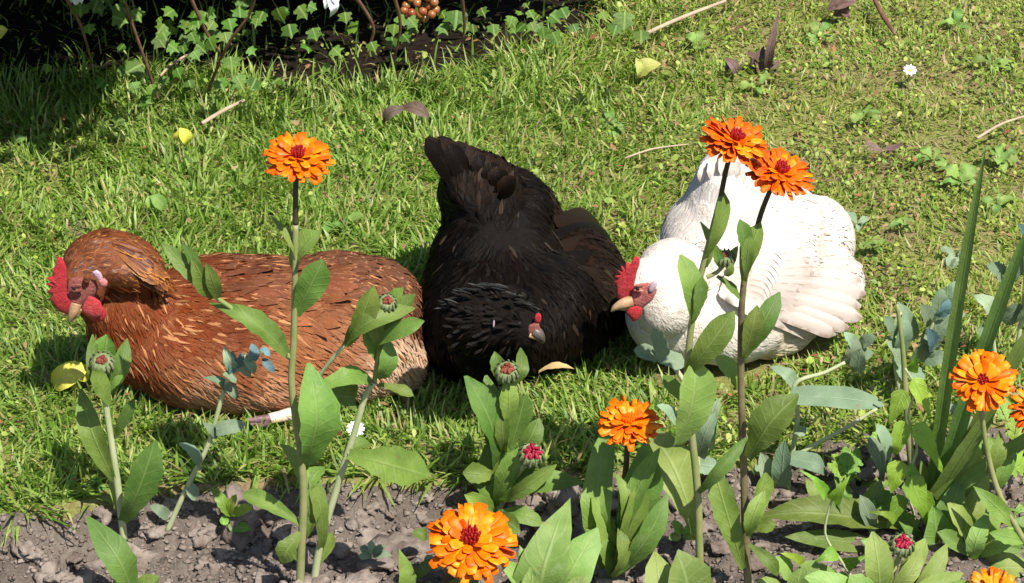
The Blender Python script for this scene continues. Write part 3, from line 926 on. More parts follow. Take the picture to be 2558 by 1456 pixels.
# face skin, comb, wattles, lobe, beak, eye
pillow('face', brown, [V(x, y, YF - 0.002) for x, y in [(172, 700), (190, 690), (215, 694), (240, 700), (246, 720), (236, 740), (215, 752), (205, 768), (180, 778), (165, 765), (166, 735)]], M['face'], 0.014)
pillow('comb', brown, [V(x, y, YF - 0.004) for x, y in [(143, 640), (156, 644), (165, 664), (168, 692), (167, 720), (170, 745), (178, 760), (190, 768), (188, 780), (170, 786), (148, 778), (133, 762), (124, 748), (131, 738), (117, 730), (128, 718), (113, 709), (130, 704), (114, 694), (132, 688), (131, 672), (139, 662)]], M['comb'], 0.011)
pillow('wattle', brown, [V(x, y, YF - 0.016) for x, y in [(222, 738), (236, 742), (250, 752), (258, 770), (256, 788), (240, 796), (220, 792), (206, 782), (204, 768), (212, 752)]], M['wattle'], 0.013)
pillow('wattle', brown, oval(242, 782, 25, 22, YF - 0.006, 20), M['comb'], 0.010)
pillow('earlobe', brown, [V(x, y, YF - 0.010) for x, y in [(230, 678), (242, 674), (251, 680), (257, 691), (255, 700), (246, 702), (240, 694), (234, 688)]], M['lobe'], 0.006)
pillow('earlobe', brown, [V(x, y, YF - 0.011) for x, y in [(245, 700), (260, 694), (269, 702), (268, 714), (258, 719), (249, 713)]], M['lobe_pink'], 0.009)
pillow('ear_tuft', brown, oval(217, 697, 9, 14, YF - 0.011, 15), M['brown_body'], 0.008)
e = eye(brown, 189, 719, YF - 0.011, 0.0042, (-0.3, -0.8, 0.3))
pillow('eyelid', brown, oval(189, 714, 15, 6, YF - 0.0135, -8), M['face'], 0.006)
pillow('eyelid', brown, oval(192, 726, 15, 5, YF - 0.0125, -5), M['face'], 0.006)
beak(brown, [V(190, 758, YF - 0.004), V(184, 778, YF - 0.008), V(176, 796, YF - 0.009), V(173, 806, YF - 0.009)], [0.0068, 0.0056, 0.003, 0.0007], M['beak'])
beak(brown, [V(196, 768, YF - 0.003), V(188, 786, YF - 0.005), V(181, 797, YF - 0.006)], [0.006, 0.0045, 0.001], M['beak'], name='lower_beak')
# foot showing under the belly
fp = V(690, 1040, 2.262)
vt, ft = tube([V(725, 1034, 2.30), V(700, 1040, 2.292), V(672, 1046, 2.286)], [0.0075, 0.0065, 0.006], 10)
foot = mk('foot', vt, ft, M['foot'], parent=brown, origin=fp)
for k, (dx, dy) in enumerate([(-58, 4), (-52, 12), (-36, 16)]):
    vt, ft = tube([V(676, 1045, 2.286), V(676 + dx * 0.5, 1043 + dy, 2.283), V(676 + dx, 1046 + dy, 2.28)], [0.005, 0.0042, 0.002], 8)
    mk('toe', vt, ft, M['claw'], parent=foot, origin=fp)

# ------------------------------------------------------------------ black hen (middle, facing the camera, head turned to the right)
black = hen_root('black hen with fluffy head and spread wing lying between the other two', [H(1250, 740, 0.08)])
parts = [
    (H(1205, 800, 0.055), (0.074, 0.090, 0.072), (0, 0, 0)),
    (H(1300, 775, 0.055), (0.090, 0.095, 0.070), (0, 0, 0)),
    (H(1240, 670, 0.075), (0.078, 0.100, 0.080), (0, 0, 0)),
    (H(1142, 735, 0.045), (0.044, 0.085, 0.052), (0, 0, -6)),
    (H(1245, 600, 0.118), (0.046, 0.050, 0.044), (0, 0, 0)),
    (H(1250, 520, 0.125), (0.060, 0.070, 0.045), (0, 0, 15)),
    (H(1180, 500, 0.145), (0.036, 0.060, 0.038), (0, 0, 20)),
    (H(1205, 462, 0.172), (0.046, 0.045, 0.022), (25, 0, 25)),
    (H(1325, 535, 0.080), (0.034, 0.050, 0.036), (0, 0, 0)),
    (H(1432, 668, 0.042), (0.054, 0.105, 0.044), (0, 8, 26)),
    (H(1478, 720, 0.032), (0.044, 0.095, 0.036), (0, 8, 8)),
    (H(1400, 790, 0.040), (0.060, 0.075, 0.045), (0, 0, 0)),
    (H(1222, 850, 0.100), (0.044, 0.040, 0.050), (0, 0, 0)),
    (H(1200, 800, 0.155), (0.044, 0.036, 0.038), (0, 0, 0)),
    (H(1262, 796, 0.158), (0.037, 0.034, 0.037), (0, 0, 0)),
    (H(1305, 822, 0.152), (0.020, 0.022, 0.022), (0, 0, 0)),
]
v, f, bvh = build_body(black, parts, M['black_body'], smooth=5)
K1, K2, K3 = (0.0016, 0.0011, 0.0008), (0.0042, 0.0026, 0.0016), (0.0125, 0.0072, 0.0042)  # browner last tone paints sunlit highlights into the black plumage
ctrl = [
    (1250, 560, 0.2, -1, .03, .014, 0.0020, K2), (1250, 640, -0.1, 1, .03, .014, 0.0020, K2), (1180, 600, -0.4, 0.8, .03, .013, 0.0020, K1), (1330, 620, 0.5, 0.8, .03, .014, 0.0020, K2),
    (1100, 700, -0.3, 0.9, .03, .014, 0.0020, K1), (1060, 780, -0.2, 1, .03, .013, 0.0020, K1), (1130, 880, 0.1, 1, .026, .012, 0.0020, K1), (1300, 900, 0.1, 1, .026, .012, 0.0020, K1),
    (1400, 560, 0.6, 0.7, .034, .015, 0.0025, K3), (1440, 640, 0.6, 0.8, .034, .014, 0.0025, K3), (1500, 660, 0.6, 0.7, .034, .014, 0.0025, K3), (1500, 770, 0.1, 1, .034, .014, 0.0025, K2),
    (1420, 760, 0.3, 1, .032, .014, 0.0025, K2), (1380, 860, 0.2, 1, .028, .012, 0.0025, K2), (1330, 510, 0.8, 0.2, .032, .015, 0.0020, K2), (1220, 470, 0.2, -1, .034, .016, 0.0025, K3),
    (1160, 440, -0.3, -1, .034, .016, 0.0020, K2), (1120, 540, -0.5, 0.3, .03, .014, 0.0020, K1), (1360, 700, 0.4, 0.9, .03, .013, 0.0025, K2),
    (1250, 745, -0.7, -0.5, .018, .006, 0.0015, K2), (1180, 760, -0.8, -0.2, .02, .007, 0.0020, K2), (1140, 800, -0.8, 0.5, .022, .007, 0.0025, K2), (1170, 850, -0.6, 0.9, .022, .007, 0.0025, K1),
    (1230, 850, -0.3, 1, .02, .006, 0.0025, K1), (1280, 870, -0.1, 1, .018, .006, 0.0020, K2), (1300, 790, -0.8, -0.3, .014, .005, 0.0015, K2), (1230, 800, -0.9, 0.1, .016, .005, 0.0020, K2),
]
def kreg(p):
    x, y, D = proj(p)
    return not (x > 1322 and 790 < y < 860 and p[2] > 0.12)
plumage('plumage', black, bvh, v, f, ctrl, 15000, M['black_feather'], 3, kreg, jit=0.5, pale=(0.03, 0.021, 0.014), pale_p=0.02)
# tail: a roof of broad feathers pointing up and to the left
root = H(1205, 480, 0.165)
tips = []
for k in range(26):
    t = k / 25
    tips.append((1062 + 208 * t + random.uniform(-4, 4), 340 + 10 * t + 92 * t ** 2.2 + random.uniform(-4, 12) + (22 if k % 3 == 2 else 0), 0.235 - 0.04 * t - (0.012 if k % 3 == 2 else 0)))
for k, (x, y, z) in enumerate(tips):
    t = k / 25
    rt = H(1160 + 100 * t, 500 + 12 * t, 0.155)
    quill('tail_feather', black, rt, H(x, y, z), 0.026, (0.1 + 0.3 * t, -0.6, 0.7), M['black_feather'], K2 if k % 3 else K3, 0.05, 0.12)
# spread wing on the right: quills lying on the grass
for k, (x, y) in enumerate([(1490, 560), (1525, 600), (1552, 640), (1562, 690), (1555, 745), (1530, 795), (1495, 838)]):
    quill('wing_feather', black, H(1385 + k * 4, 560 + k * 28, 0.09), H(x, y, 0.035 + 0.004 * (k % 2)), 0.034, (0.35, -0.45, 0.8), M['black_feather'], K2 if k % 2 else K3, 0.10, 0.12)
YF = surfY(bvh, 1318, 822)
pillow('comb', black, oval(1343, 795, 9, 14, YF + 0.004, 8), M['comb'], 0.010)
pillow('face', black, [V(x, y, YF + 0.002) for x, y in [(1320, 812), (1334, 806), (1346, 808), (1350, 826), (1346, 838), (1330, 838), (1316, 834)]], M['face'], 0.010)
beak(black, [V(1334, 826, YF + 0.002), V(1346, 836, YF), V(1354, 848, YF), V(1354, 858, YF)], [0.0065, 0.006, 0.0035, 0.0008], M['beak_dark'])
beak(black, [V(1322, 836, YF), V(1340, 843, YF - 0.001), V(1349, 850, YF)], [0.0035, 0.003, 0.001], M['beak'], name='lower_beak')
YE = surfY(bvh, 1232, 808)
pillow('earlobe', black, oval(1233, 808, 2.6, 11, YE - 0.004, 4), M['lobe'], 0.003)
eb = eye(black, 1296, 808, surfY(bvh, 1296, 808) - 0.0005, 0.0032, (0.3, -0.9, 0.3))
eb.data.materials[0] = M['eye_pupil']
for k in range(34):  # grey strands paint the rim highlight along the head
    t = k / 33
    x = 1112 + 226 * t; y = 772 - 66 * math.sin(math.pi * min(1, t * 0.92 + 0.06)) + random.uniform(-5, 7)
    Yh = surfY(bvh, x, y + 16) - .004
    quill('crest_highlight', black, V(x + 12, y + 8, Yh), V(x - random.uniform(14, 30), y + random.uniform(-6, 16) * (1 - t), Yh - .003), 0.0018, (0.2, -0.4, 0.9), M['black_feather'], (0.016, 0.016, 0.015) if k % 3 else (0.045, 0.044, 0.04), 0.06, 0.1, 5)
for k in range(46):
    x, y = random.uniform(1130, 1320), random.uniform(735, 890)
    Yh = surfY(bvh, x, y) - .003
    a = math.atan2(y - 810, x - 1300) + random.uniform(-.25, .25)
    quill('head_feather', black, V(x, y, Yh), V(x + 26 * math.cos(a), y + 26 * math.sin(a), Yh - .002), 0.0032, (0.2, -0.6, 0.7), M['black_feather'], (0.009, 0.0075, 0.0065), 0.06, 0.1, 5)

# ------------------------------------------------------------------ white hen (right, facing left, wing fanned out)
white = hen_root('white hen with red comb and fanned wing lying on the grass', [H(1830, 730, 0.08)])
parts = [
    (H(1715, 768, 0.056), (0.070, 0.072, 0.058), (0, 0, 0)),
    (H(1652, 782, 0.060), (0.041, 0.048, 0.048), (0, 0, 0)),
    (H(1800, 762, 0.056), (0.085, 0.085, 0.062), (0, 0, 0)),
    (H(1850, 670, 0.080), (0.090, 0.105, 0.080), (0, 0, 0)),
    (H(1900, 808, 0.028), (0.062, 0.052, 0.036), (0, 0, 0)),
    (H(1780, 610, 0.115), (0.062, 0.080, 0.062), (0, 0, -10)),
    (H(1808, 520, 0.155), (0.046, 0.065, 0.055), (0, 0, -12)),
    (H(1806, 455, 0.190), (0.032, 0.045, 0.034), (0, 0, 0)),
    (H(1930, 570, 0.100), (0.058, 0.080, 0.055), (0, 0, 0)),
    (H(2035, 600, 0.060), (0.046, 0.062, 0.050), (0, 0, 0)),
    (H(1985, 700, 0.050), (0.080, 0.075, 0.040), (0, 0, 0)),
    (H(1660, 745, 0.110), (0.038, 0.042, 0.044), (0, 0, 0)),
    (H(1680, 690, 0.125), (0.042, 0.045, 0.042), (0, 0, 0)),
    (H(1625, 705, 0.135), (0.029, 0.027, 0.030), (0, 0, 0)),
    (H(1590, 735, 0.128), (0.016, 0.016, 0.018), (0, 0, 0)),
]
v, f, bvh = build_body(white, parts, M['white_body'], smooth=6)
W1, W2, W3 = (0.70, 0.64, 0.56), (0.70, 0.60, 0.46), (0.58, 0.53, 0.49)  # greyer last tone paints shade on the left-facing back
ctrl = [
    (1640, 680, 0.9, -0.1, .012, .005, 0.0005, W2), (1690, 680, 1, 0.1, .018, .007, 0.0007, W2), (1680, 760, 0.8, 0.6, .02, .008, 0.0007, W1), (1620, 800, 0.2, 1, .02, .008, 0.0009, W1), (1700, 850, 0.5, 1, .024, .01, 0.0009, W1),
    (1780, 820, 0.8, 0.7, .026, .011, 0.0011, W1), (1850, 860, 0.8, 0.5, .024, .01, 0.0011, W1), (1720, 620, 0.6, -0.8, .03, .012, 0.0009, W3), (1770, 520, 0.3, -1, .034, .014, 0.0009, W3), (1800, 450, 0.1, -1, .032, .014, 0.0009, W1),
    (1840, 560, 0.3, -0.9, .034, .015, 0.0009, W1), (1820, 680, 0.9, -0.3, .032, .015, 0.0009, W1), (1900, 520, 0.6, -0.6, .03, .012, 0.0024, W1), (1900, 640, 1, 0.0, .034, .016, 0.0009, W1), (1960, 700, 1, 0.1, .036, .018, 0.0007, W1),
    (2040, 560, 0.8, -0.3, .03, .008, 0.0020, W1), (2090, 600, 1, 0.2, .03, .007, 0.0020, W1), (1980, 580, 0.8, -0.2, .03, .010, 0.0028, W1), (1960, 850, 1, 0.2, .024, .010, 0.0024, W2), (1660, 720, 0.8, 0.3, .014, .006, 0.0005, W2),
]
def wreg(p):
    x, y, D = proj(p)
    return not (x < 1632 and 690 < y < 790 and p[2] > 0.09)
plumage('plumage', white, bvh, v, f, ctrl, 14000, M['white_feather'], 4, wreg, jit=0.05, cj=0.006)
for k in range(220):
    t = random.random()
    x, y = 1925 + 200 * t + random.uniform(-40, 6), 488 + 110 * t ** 1.8 + random.uniform(-6, 50)
    q = bvh.find_nearest(H(x, y, .09))
    b = q[0]; d = (q[1] * .22 + RT * .75 - UP * .1 + Vector((random.gauss(0, .22), random.gauss(0, .22), random.gauss(0, .22)))).normalized()
    quill('down_feather', white, b - d * .006, b + d * random.uniform(.006, .013), 0.0055, (0, -.7, .7), M['white_feather'], W1, .15, .1, 4)
# tail
root = H(1815, 470, 0.185)
for k, (x, y, z) in enumerate([(1752, 408, 0.222), (1772, 396, 0.232), (1796, 390, 0.236), (1822, 392, 0.236), (1848, 402, 0.23), (1868, 420, 0.22), (1760, 425, 0.21), (1735, 450, 0.195), (1880, 445, 0.205)]):
    quill('tail_feather', white, root + Vector(((k % 4 - 1.5) * 0.01, 0.004 * (k % 3), -0.004 * (k % 2))), H(x, y, z), 0.03, (0.1, -0.6, 0.8), M['white_feather'], W1 if k % 3 else W3, 0.05, 0.15)
# back feathers over the far shoulder
for k, (x, y) in enumerate([(1640, 610), (1660, 570), (1690, 530), (1712, 490)]):
    quill('shoulder_feather', white, H(1700 + 14 * k, 660 - 36 * k, 0.13), H(x, y, 0.12 + 0.012 * k), 0.03, (-0.3, -0.5, 0.8), M['white_feather'], W3, 0.08, 0.15)
# fanned wing: primaries then covert rows above them
fan = [(2128, 628), (2146, 664), (2152, 700), (2154, 732), (2152, 764), (2146, 794), (2122, 818), (2082, 832), (2040, 838)]
for k, (x, y) in enumerate(fan):
    t = k / 8
    rt = H(1880 - 40 * t, 672 + 92 * t, 0.105 - 0.012 * t)
    quill('wing_feather', white, rt, H(x + (6 if k % 2 else -4), y, 0.058 - 0.028 * t + 0.002 * (k % 2)), 0.0255, (0.05, -0.55, 0.8), M['white_quill'], (0.47, 0.405, 0.36), 0.05, 0.34, 12, over=bvh, gap=0.006 + 0.0008 * k)
for k in range(9):
    t = k / 8
    x0, y0 = 1862 - 40 * t, 660 + 84 * t
    x1 = x0 + 92 - 8 * t; y1 = y0 + (-8 + 46 * t)
    quill('covert_feather', white, H(x0, y0, 0.112 - 0.01 * t), H(x1, y1, 0.098 - 0.016 * t), 0.026, (0.05, -0.5, 0.85), M['white_feather'], (0.60, 0.54, 0.48), 0.05, 0.16, over=bvh, gap=0.0135 + 0.0006 * k)
for k in range(8):
    t = k / 7
    x0, y0 = 1822 - 26 * t, 650 + 78 * t
    quill('covert_feather', white, H(x0, y0, 0.118 - 0.006 * t), H(x0 + 62, y0 - 4 + 30 * t, 0.114 - 0.008 * t), 0.021, (0.05, -0.5, 0.85), M['white_feather'], W1, 0.07, 0.18, over=bvh, gap=0.018 + 0.0005 * k)
YF = surfY(bvh, 1600, 730)
pillow('face', white, [V(x, y, YF - 0.001) for x, y in [(1578, 716), (1596, 708), (1618, 706), (1638, 712), (1640, 728), (1630, 748), (1612, 762), (1596, 772), (1578, 768), (1572, 745)]], M['face_red'], 0.012)
pillow('comb', white, [V(x, y, YF - 0.003) for x, y in [(1586, 638), (1598, 645), (1597, 662), (1590, 680), (1586, 700), (1582, 722), (1574, 742), (1552, 750), (1540, 744), (1538, 716), (1531, 704), (1542, 700), (1533, 690), (1546, 686), (1541, 674), (1553, 678), (1550, 662), (1562, 670), (1563, 652), (1574, 660)]], M['comb'], 0.010)
pillow('wattle', white, [V(x, y, YF - 0.008) for x, y in [(1572, 766), (1590, 764), (1604, 768), (1603, 784), (1594, 798), (1582, 804), (1573, 794), (1562, 780)]], M['comb'], 0.011)
pillow('earlobe', white, oval(1630, 716, 9, 17, YF - 0.006, 28), M['lobe'], 0.007)
beak(white, [V(1578, 752, YF - 0.005), V(1556, 758, YF - 0.007), V(1536, 768, YF - 0.007), V(1526, 778, YF - 0.007)], [0.0072, 0.006, 0.0036, 0.0008], M['beak'])
beak(white, [V(1578, 762, YF - 0.004), V(1560, 767, YF - 0.004), V(1544, 771, YF - 0.005)], [0.006, 0.0045, 0.001], M['beak'], name='lower_beak')
eye(white, 1594, 719, YF - 0.008, 0.0045, (-0.35, -0.85, 0.2))
pillow('eyelid', white, oval(1594, 714, 13, 4, YF - 0.011, -6), M['face_red'], 0.005)
pillow('eyelid', white, oval(1594, 726, 13, 4, YF - 0.010, 6), M['lobe_pink'], 0.005)
# ================================================================== plants
PROF = {
    'spoon': ([0, .12, .35, .62, .80, .91, .97, 1], [.28, .36, .68, 1, .95, .70, .40, .10]),
    'lance': ([0, .1, .35, .6, .82, .94, 1], [.4, .55, .95, 1, .62, .26, .02]),
    'oval': ([0, .08, .25, .5, .75, .92, 1], [.12, .5, .9, 1, .85, .5, .06]),
    'clasp': ([0, .08, .25, .5, .75, .92, 1], [.7, .85, .95, 1, .85, .5, .06]),
    'arrow': ([0, .03, .15, .4, .7, .9, 1], [.3, .75, 1, .82, .45, .2, .03]),
    'blade': ([0, .1, .5, .8, .93, 1], [.8, 1, .95, .7, .35, .02]),
    'strap': ([0, .1, .5, .85, .95, 1], [.5, .8, 1, .8, .5, .05]),
}
lrs = random.Random(17)
def leaf_mesh(B, T, w, n, shape='spoon', bend=0.12, cup=0.18, wave=0.03, NL=11, NW=5, curl=0.0, seed=None):
    sd = lrs.random() * 50 if seed is None else seed
    ax = T - B
    L = ax.length
    x = ax.normalized()
    s_ = x.cross(n)
    if s_.length < 0.05: s_ = x.cross(Vector((0.7, -0.5, 0.4)))
    s_.normalize()
    n = s_.cross(x)
    v, uv = [], []
    for i in range(NL):
        s = i / (NL - 1)
        hw = w * 0.5 * float(np.interp(s, *PROF[shape]))
        arch = bend * L * (4 * s * (1 - s)) - curl * L * max(0, s - 0.6) ** 2 * 4
        for j in range(NW):
            q = -1 + 2 * j / (NW - 1)
            wv = wave * w * (math.sin(s * 9 + sd + q * 1.6) * abs(q) + 0.5 * math.sin(s * 17 + sd * 2) * q)
            edgej = 1 + 0.06 * math.sin(s * 31 + sd + 3 * q)
            p = B + ax * s + s_ * (q * hw * edgej) + n * (arch + cup * abs(q) ** 1.3 * hw + wv)
            v.append(p); uv.append((0.5 + q / 2, s))
    return v, grid_faces(NL, NW), uv

CAMN = Vector((0.15, -0.6, 0.75))
def leaf(parent, b, t, w, Yb, Yt=None, mat='marigold_leaf', shape='spoon', bend=None, cup=None, n=None, wave=0.05, curl=None, name='leaf', roll=None):
    """b, t: photo points of leaf base and tip; Yb, Yt: how far away they stand; w: width in photo points"""
    Yt = Yb if Yt is None else Yt
    if bend is None: bend = lrs.uniform(0.02, 0.2)
    if cup is None: cup = lrs.uniform(0.12, 0.6)
    if curl is None: curl = max(0, lrs.gauss(0.12, 0.35))
    B, T = V(b[0], b[1], Yb), V(t[0], t[1], Yt)
    wm = 0.92 * w * (B - EYE).dot(FWD) / FX
    n_ = Vector(n) if n is not None else CAMN + Vector((lrs.uniform(-.35, .35), lrs.uniform(-.2, .2), lrs.uniform(-.15, .15)))
    v, f, uv = leaf_mesh(B, T, wm, n_.normalized(), shape, bend, cup, wave, curl=curl)
    return mk(name, v, f, M[mat], parent=parent, origin=B, uv=uv)

def stem(parent, pts, Ys, r0=0.0034, r1=0.0026, mat='stem', name='stem'):
    if not isinstance(Ys, (list, tuple)): Ys = [Ys] * len(pts)
    P = [V(p[0], p[1], y) for p, y in zip(pts, Ys)]
    n = len(P)
    v, f = tube(P, [r0 + (r1 - r0) * i / (n - 1) for i in range(n)], 8)
    return mk(name, v, f, M[mat], parent=parent, origin=P[0])

# ---- petals: two sheets, orange above, dark red below
def petal_mesh(curve, mats, width=0.27):
    NL, NW = 6, 3
    s = np.linspace(0, 1, NL)
    pr = np.interp(s, [0, .25, .65, .88, 1], [.45, .75, 1, .98, .66])
    top, bot = [], []
    for k in range(NL):
        for q in (-1, 0, 1):
            z = curve * s[k] ** 2 + 0.05 * (1 - abs(q)) * -1 * pr[k] * 0.6
            p = (s[k] * (1 - 0.15 * abs(curve) * s[k]), q * width * 0.5 * pr[k], z)
            top.append(p); bot.append((p[0], p[1] * 1.0, p[2] - 0.014))
    f1 = grid_faces(NL, NW)
    f2 = grid_faces(NL, NW, NL * NW, True)
    b = NL * NW
    rim = [k * NW for k in range(NL)] + [(NL - 1) * NW + 1] + [k * NW + NW - 1 for k in range(NL - 1, -1, -1)]
    f3 = np.array([[rim[i + 1], rim[i], rim[i] + b, rim[i + 1] + b] for i in range(len(rim) - 1)])
    nrm_ok = np.concatenate([f1, f2, f3])
    mi = [0] * len(f1) + [1] * (len(f2)) + [0] * len(f3)
    return make_mesh('petal', np.array(top + bot), nrm_ok, mats=mats, midx=mi)
PM = {}
for key, m0 in (('o', 'petal'), ('y', 'petal_yellow'), ('r', 'petal_red')):
    PM[key] = [petal_mesh(c, [M[m0], M['petal_under']], w) for c, w in ((-0.08, .235), (0.04, .225), (0.12, .215), (-0.18, .25))]

def flower(plant, x, y, Y, dia, facing, kind='double', amber=0.12, seed=0, droop=0.0, redc=True, red=0.15):
    r = random.Random(seed)
    c = V(x, y, Y)
    D = (c - EYE).dot(FWD)
    Rr = dia * 0.5 * D / FX
    q = Vector(facing).normalized().to_track_quat('Z', 'Y')
    # calyx and receptacle carry the petals
    v0, f0 = ico(2)
    vv = v0 * np.array([Rr * 0.36, Rr * 0.36, Rr * 0.22]) + np.array([0, 0, -Rr * 0.16])
    fl = bpy.data.objects.new('flower', make_mesh('flower', vv, f0, mats=[M['calyx']]))
    C.objects.link(fl)
    fl.parent = plant
    fl.location = c - plant.location
    fl.rotation_mode = 'QUATERNION'
    fl.rotation_quaternion = q
    if kind == 'double':
        rows = [(23, 0.14, 0.88, -4 - droop, 0.00), (22, 0.13, 0.85, 1, 0.015), (18, 0.12, 0.77, 4, 0.027), (13, 0.10, 0.60, 12, 0.045), (8, 0.09, 0.42, 26, 0.055)]
    else:
        rows = [(21, 0.14, 0.86, 4 - droop, 0.00), (19, 0.12, 0.80, 14, 0.03), (12, 0.10, 0.52, 30, 0.05)]
    for ri, (n, r0, L, el, z0) in enumerate(rows):
        ph = r.random() * 6.28
        for k in range(n):
            a = ph + 2 * math.pi * k / n + r.uniform(-.09, .09)
            e = R(el + r.uniform(-6, 8))
            me = PM['y' if r.random() < amber + 0.06 * ri else ('r' if r.random() < red else 'o')][r.choice([0, 1, 1, 2]) if ri else r.choice([0, 0, 1, 3])]
            o = bpy.data.objects.new('petal', me)
            C.objects.link(o)
            o.parent = fl
            l = L * Rr * r.uniform(0.84, 1.06)
            o.matrix_local = Matrix.Translation((math.cos(a) * r0 * Rr, math.sin(a) * r0 * Rr, z0 * Rr)) @ Matrix.Rotation(a, 4, 'Z') @ Matrix.Rotation(-e, 4, 'Y') @ Matrix.Rotation((r.uniform(-.3, .3) if r.random() < .86 else r.choice([-1, 1]) * r.uniform(.7, 1.2)), 4, 'X') @ Matrix.Diagonal((l, Rr * r.uniform(0.85, 1.1), l, 1))
    # disc florets: a tight bunch of small tubes
    vv, ff, n0 = [], [], 0
    nf = 26 if kind == 'double' else 16
    for k in range(nf):
        a = k * 2.39996; rr = Rr * (0.2 if kind == 'double' else 0.15) * math.sqrt(k / nf)
        hgt = Rr * ((0.25 if redc else 0.18) if kind == 'double' else 0.16) * (1.0 - 0.25 * r.random())
        tv, tf = tube([(math.cos(a) * rr * 0.8, math.sin(a) * rr * 0.8, 0), (math.cos(a) * rr, math.sin(a) * rr, hgt * 0.6), (math.cos(a) * rr * 1.1, math.sin(a) * rr * 1.1, hgt)], [Rr * .035, Rr * .042, Rr * .02], 5)
        vv += tv; ff += [tuple(i + n0 for i in q_) for q_ in tf]; n0 += len(tv)
    o = bpy.data.objects.new('disc', make_mesh('disc', np.array([tuple(p) for p in vv]), ff, mats=[M['floret'] if redc else M['petal']]))
    C.objects.link(o); o.parent = fl; o.location = (0, 0, Rr * 0.08)
    # sepals
    for k in range(12):
        a = 2 * math.pi * k / 12
        tv, tf = tube([(math.cos(a) * Rr * .2, math.sin(a) * Rr * .2, -Rr * .26), (math.cos(a) * Rr * .42, math.sin(a) * Rr * .42, -Rr * .14), (math.cos(a) * Rr * .55, math.sin(a) * Rr * .55, -Rr * .10)], [Rr * .06, Rr * .05, Rr * .01], 5)
        o = bpy.data.objects.new('sepal', make_mesh('sepal', np.array([tuple(p) for p in tv]), tf, mats=[M['calyx']]))
        C.objects.link(o); o.parent = fl
    return fl

def bud(plant, x, y, Y, dia, facing, mat='crimson', open_=0.55, seed=0):
    r = random.Random(seed)
    c = V(x, y, Y)
    D = (c - EYE).dot(FWD)
    Rr = dia * 0.5 * D / FX
    v, f = [], []
    prof = [(0.15, -0.75), (0.6, -0.62), (0.92, -0.25), (1.0, 0.1), (0.9, 0.42), (open_, 0.6), (open_ * 0.8, 0.45)]
    n = 20
    for (rr, z) in prof:
        for k in range(n):
            a = 2 * math.pi * k / n
            m = 1 + (0.07 if k % 2 else -0.03)
            v.append((rr * m * Rr * math.cos(a), rr * m * Rr * math.sin(a), z * Rr))
    for i in range(len(prof) - 1):
        for k in range(n):
            f.append((i * n + k, i * n + (k + 1) % n, (i + 1) * n + (k + 1) % n, (i + 1) * n + k))
    f.append(tuple(range(n))[::-1]); f.append(tuple((len(prof) - 1) * n + k for k in range(n)))
    b = bpy.data.objects.new('bud', make_mesh('bud', np.array(v), f, mats=[M['calyx']]))
    C.objects.link(b); b.parent = plant; b.location = c - plant.location
    b.rotation_mode = 'QUATERNION'; b.rotation_quaternion = Vector(facing).normalized().to_track_quat('Z', 'Y')
    for k in range(14):
        a = k * 2.4; rr = Rr * open_ * 0.85 * math.sqrt((k + .5) / 14)
        h0 = Rr * 0.4; h1 = Rr * (0.75 + 0.25 * r.random())
        tv, tf = tube([(math.cos(a) * rr, math.sin(a) * rr, h0), (math.cos(a) * rr * 1.05, math.sin(a) * rr * 1.05, (h0 + h1) / 2), (math.cos(a) * rr * 0.55, math.sin(a) * rr * 0.55, h1)], [Rr * .18, Rr * .2, Rr * .07], 6)
        o = bpy.data.objects.new('petal_tip', make_mesh('petal_tip', np.array([tuple(p) for p in tv]), tf, mats=[M[mat]]))
        C.objects.link(o); o.parent = b
    for k in range(13):
        a = 2 * math.pi * k / 13
        tv, tf = tube([(math.cos(a) * Rr * .55, math.sin(a) * Rr * .55, -Rr * .62), (math.cos(a) * Rr * 1.04, math.sin(a) * Rr * 1.04, -Rr * .1), (math.cos(a) * Rr * .95, math.sin(a) * Rr * .95, Rr * .5), (math.cos(a) * Rr * .80, math.sin(a) * Rr * .80, Rr * .82)], [Rr * .1, Rr * .15, Rr * .11, Rr * .02], 5)
        o = bpy.data.objects.new('sepal', make_mesh('sepal', np.array([tuple(p) for p in tv]), tf, mats=[M['calyx']]))
        C.objects.link(o); o.parent = b
    return b

def plant(name, x, y, label, cat, group=None, z=-0.035):
    p = H(x, y, z)
    e = empty(name, p, label, cat, group)
    return e, p.y
GM = 'marigolds in the flower bed'

# ---- A: tall marigold on the left in front of the brown hen
pl, Y = plant('marigold_plant', 748, 1500, 'tall marigold with one orange flower before the brown hen', 'flower', GM)
stem(pl, [(748, 1500), (752, 1380), (758, 1250), (752, 1140), (738, 1040), (728, 950), (733, 860), (735, 780), (737, 660), (738, 560)], Y, .0045, .0028)
stem(pl, [(738, 560), (738, 500), (740, 425)], Y, .0028, .0024, 'stem_shaded', 'flower_stalk')
flower(pl, 745, 392, Y, 178, (0.08, -0.28, 1), seed=1, red=0.35)
for a in [((755, 1160), (795, 955), 118, 0, -.02), ((738, 788), (806, 652), 84, 0, -.01), ((738, 682), (802, 578), 72, .005, 0), ((736, 672), (722, 572), 34, .01, 0), ((770, 985), (935, 925), 58, 0, .02),
          ((800, 985), (905, 1000), 74, .03, .05), ((752, 1310), (608, 1232), 52, 0, .03), ((750, 1330), (700, 1400), 60, -.01, -.03), ((752, 1220), (712, 1100), 36, .02, .05), ((764, 1240), (800, 1160), 50, .03, .05),
          ((765, 1340), (800, 1260), 52, .02, .03), ((745, 1400), (700, 1350), 40, 0, 0), ((770, 1330), (785, 1210), 44, .03, .03)]:
    leaf(pl, a[0], a[1], a[2], Y + a[3], Y + a[4])
